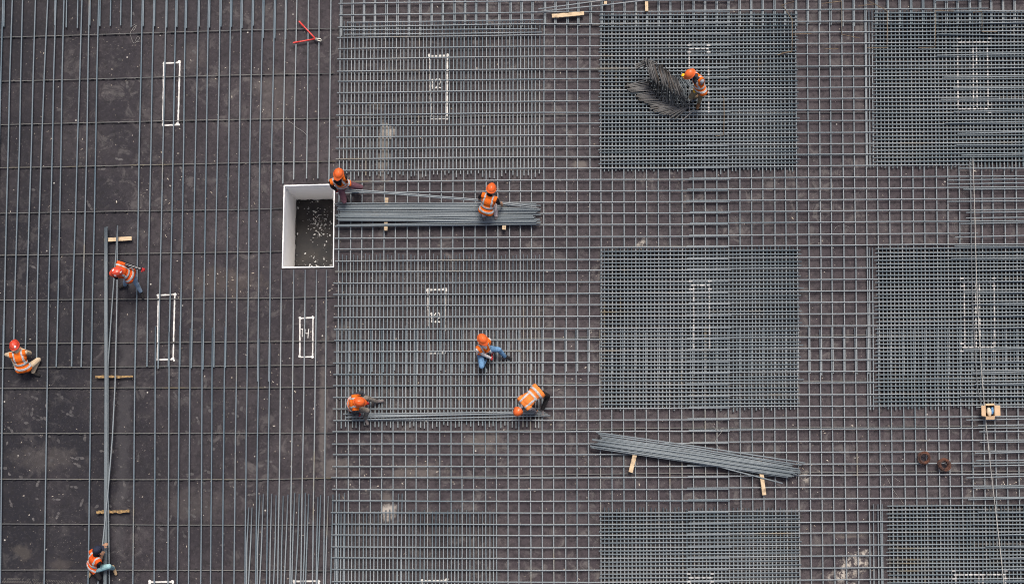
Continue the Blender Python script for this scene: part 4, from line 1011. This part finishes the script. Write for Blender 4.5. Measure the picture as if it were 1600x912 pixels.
G = .06
PEOPLE = [
 ('worker in a black shirt and maroon trousers bending at the pit corner',
  dict(pelvis=(536, 288, .82), neck=(527.5, 280, 1.27), head=(529, 272, 1.48), lat=(-1, -.3, 0), vee=.28, face=(-.25, -1, -.55), hand_r=(525.5, 297, .70), hand_l=(539, 294.5, .70), elbow_r=(505, 293, .95), elbow_l=(545, 286, .85),
       foot_r=(539, 306, .14), foot_l=(551, 296, .14), knee_r=('v', .1, -.5, .3), knee_l=('v', .5, -.05, .1), toe_r=(.4, -1, 0), toe_l=(1, -.35, 0),
       shirt='black', sleeve='black', glove='glove_red', trousers='maroon', shoe='shoe_dark', vest='orange', hat='hat_orange')),
 ('worker seen from behind in pale lilac trousers, stooping over the middle bundle',
  dict(pelvis=(759.5, 329, .70), neck=(765.5, 304, 1.12), head=(768, 293, 1.22), lat=(1, -.38, 0), face=(.2, 1, -.35), hand_r=(785, 320, .42), hand_l=(749, 311, .45), elbow_r=(772, 328, .6), elbow_l=(738, 309, .7),
       foot_r=(775, 339, .27), foot_l=(756, 340, .27), knee_r=(772, 300, .5), knee_l=(757, 300, .5), toe_r=(.2, 1, 0), toe_l=(-.1, 1, 0),
       shirt='black', sleeve='black', forearm='skin', glove='skin', trousers='lilac', shoe='shoe_grey', vest='orange', hat='hat_orange')),
 ('worker in a stickered red helmet and washed jeans, bent over the left bundle',
  dict(pelvis=(203, 430, .92), neck=(187, 422, 1.26), head=(183, 424.5, 1.50), lat=(0.15, 1, 0), face=(-1, -.1, -.75), hand_r=(222, 420.5, .98), hand_l=(181, 434, .62), elbow_r=(206, 416, 1.25), elbow_l=(184, 436, .95),
       foot_r=(222, 458, .03), foot_l=(196, 446, .03), knee_r=(212, 440, .5), knee_l=(196, 440, .55), toe_r=(.3, -1, 0), toe_l=(-1, -.4, 0),
       shirt='black', sleeve='black', glove='glove_red', trousers='denim_pale', shoe='shoe_dark', vest='orange_red', hat='hat_red', stripe=True, sticker=[(0.6, .8), (-1.4, .75), (2.6, .6)])),
 ('worker in beige clothes squatting at the left edge, seen from behind',
  dict(leg=.9, pelvis=(36.5, 575, .42), neck=(27, 551, .74), head=(23, 540, .86), lat=(1, .28, 0), face=(-.3, 1, -.45), hand_r=(35, 546, .32), hand_l=(25, 549, .34), elbow_r=('v', .3, -.1, -.25), elbow_l=('v', -.7, -.12, -.05),
       foot_r=(52, 583, .03), foot_l=(33, 580, .03), knee_r=('v', .38, .9, .2), knee_l=('v', -.5, .9, .2), toe_r=(1, -.35, 0), toe_l=(-.5, 1, 0),
       shirt='beige', sleeve='beige', glove='skin', trousers='beige', shoe='shoe_dark', vest='orange', hat='hat_red', sticker=[(1.2, .7), (-2.0, .6)])),
 ('worker in a navy cap and pale teal jeans sitting beside the left bundle',
  dict(pelvis=(145, 884, .34), neck=(149, 867, .74), head=(152, 859, .82), lat=(.5, -1, 0), face=(1, .55, -.5), hand_r=(159, 868, .40), hand_l=(160.5, 853, .42), elbow_r=(156, 877, .3), elbow_l=(152, 860, .1),
       foot_r=(178, 887, .03), foot_l=(144, 892, .03), knee_r=(164, 876, 1.4), knee_l=(160, 884, .9), toe_r=(.4, -1, 0), toe_l=(-.6, -1, 0),
       shirt='black', sleeve='black', forearm='skin', glove='skin', trousers='teal', trousers_l='black', shoe='shoe_tan', vest='orange_red', hat='navy', cap=True)),
 ('worker in blue jeans with white sleeves and red gloves sitting inside the middle mat',
  dict(leg=.92, pelvis=(755, 547, .34), neck=(754.5, 536, .86), head=(754, 529.5, 1.02), lat=(-.8, -.75, 0), face=(.5, -1, -.55), hand_r=(769, 561, .32), hand_l=(768, 550, .35), elbow_r=(750, 558, .5), elbow_l=(764, 543, .55),
       foot_r=(758, 563, .13), foot_l=(789, 557, .14), knee_r=('v', -.25, -.35, .9), knee_l=('v', .5, .0, .6), toe_r=(.4, -1, 0), toe_l=(1, -.25, 0),
       shirt='white', sleeve='white', glove='glove_red', trousers='denim', shoe='shoe_dark', vest='orange', hat='hat_orange')),
 ('worker in a charcoal shirt and taupe trousers kneeling at the lower mat corner',
  dict(pelvis=(550, 631, .42), neck=(555, 628.5, .90), head=(559, 628, 1.0), lat=(.1, -1, 0), face=(1, -.1, -.6), hand_r=(560, 647, .35), hand_l=(572, 626, .5), elbow_r=(551, 644, .6), elbow_l=(564, 615, .65),
       foot_r=(571, 653, .14), foot_l=(588, 627, .14), knee_r=(566, 640, .5), knee_l=(574, 624, .4), toe_r=(.4, -1, 0), toe_l=(1, .1, 0),
       shirt='charcoal', sleeve='charcoal', glove='glove_red', trousers='taupe', shoe='shoe_grey', vest='orange', hat='hat_orange')),
 ('worker with mottled sleeves bent double, head down, at the corner of the middle mat',
  dict(pelvis=(840, 611, .80), neck=(823, 626, .84), head=(815.5, 633.5, .84), lat=(-.75, .75, 0), face=(-.7, -.8, -.6), hand_r=(822, 644, .25), hand_l=(838, 644, .25), elbow_r=(812, 634, .5), elbow_l=(838, 632, .6),
       foot_r=(831, 622, .14), foot_l=(847, 640, .14), knee_r=(826, 622, .5), knee_l=(850, 622, .5), toe_r=(-.6, -.8, 0), toe_l=(.2, -1, 0),
       shirt='patterned', sleeve='patterned', glove='skin', trousers='shoe_dark', shoe='shoe_grey', vest='orange_pale', hat='hat_orange')),
 ('worker in yellow gloves and khaki trousers standing stooped beside the heap of bent bars',
  dict(pelvis=(1095, 140, 1.02), neck=(1091, 122, 1.36), head=(1082.5, 117, 1.46), lat=(-.55, .85, 0), face=(-1, -.55, -.6), hand_r=(1073, 119, 1.05), hand_l=(1085, 143, .86), elbow_r=(1082, 128, .8), elbow_l=(1104, 133, 1.12),
       foot_r=(1087, 152, .14), foot_l=(1092, 161, .14), knee_r=(1082, 150, .55), knee_l=(1094, 152, .5), toe_r=(-1, -.5, 0), toe_l=(-.3, -1, 0),
       vee=.22, shirt='charcoal', sleeve='grey', glove='glove_yellow', trousers='khaki', shoe='shoe_brown', vest='orange', hat='hat_orange')),
]
for lab, sp in PEOPLE: person(lab, sp)
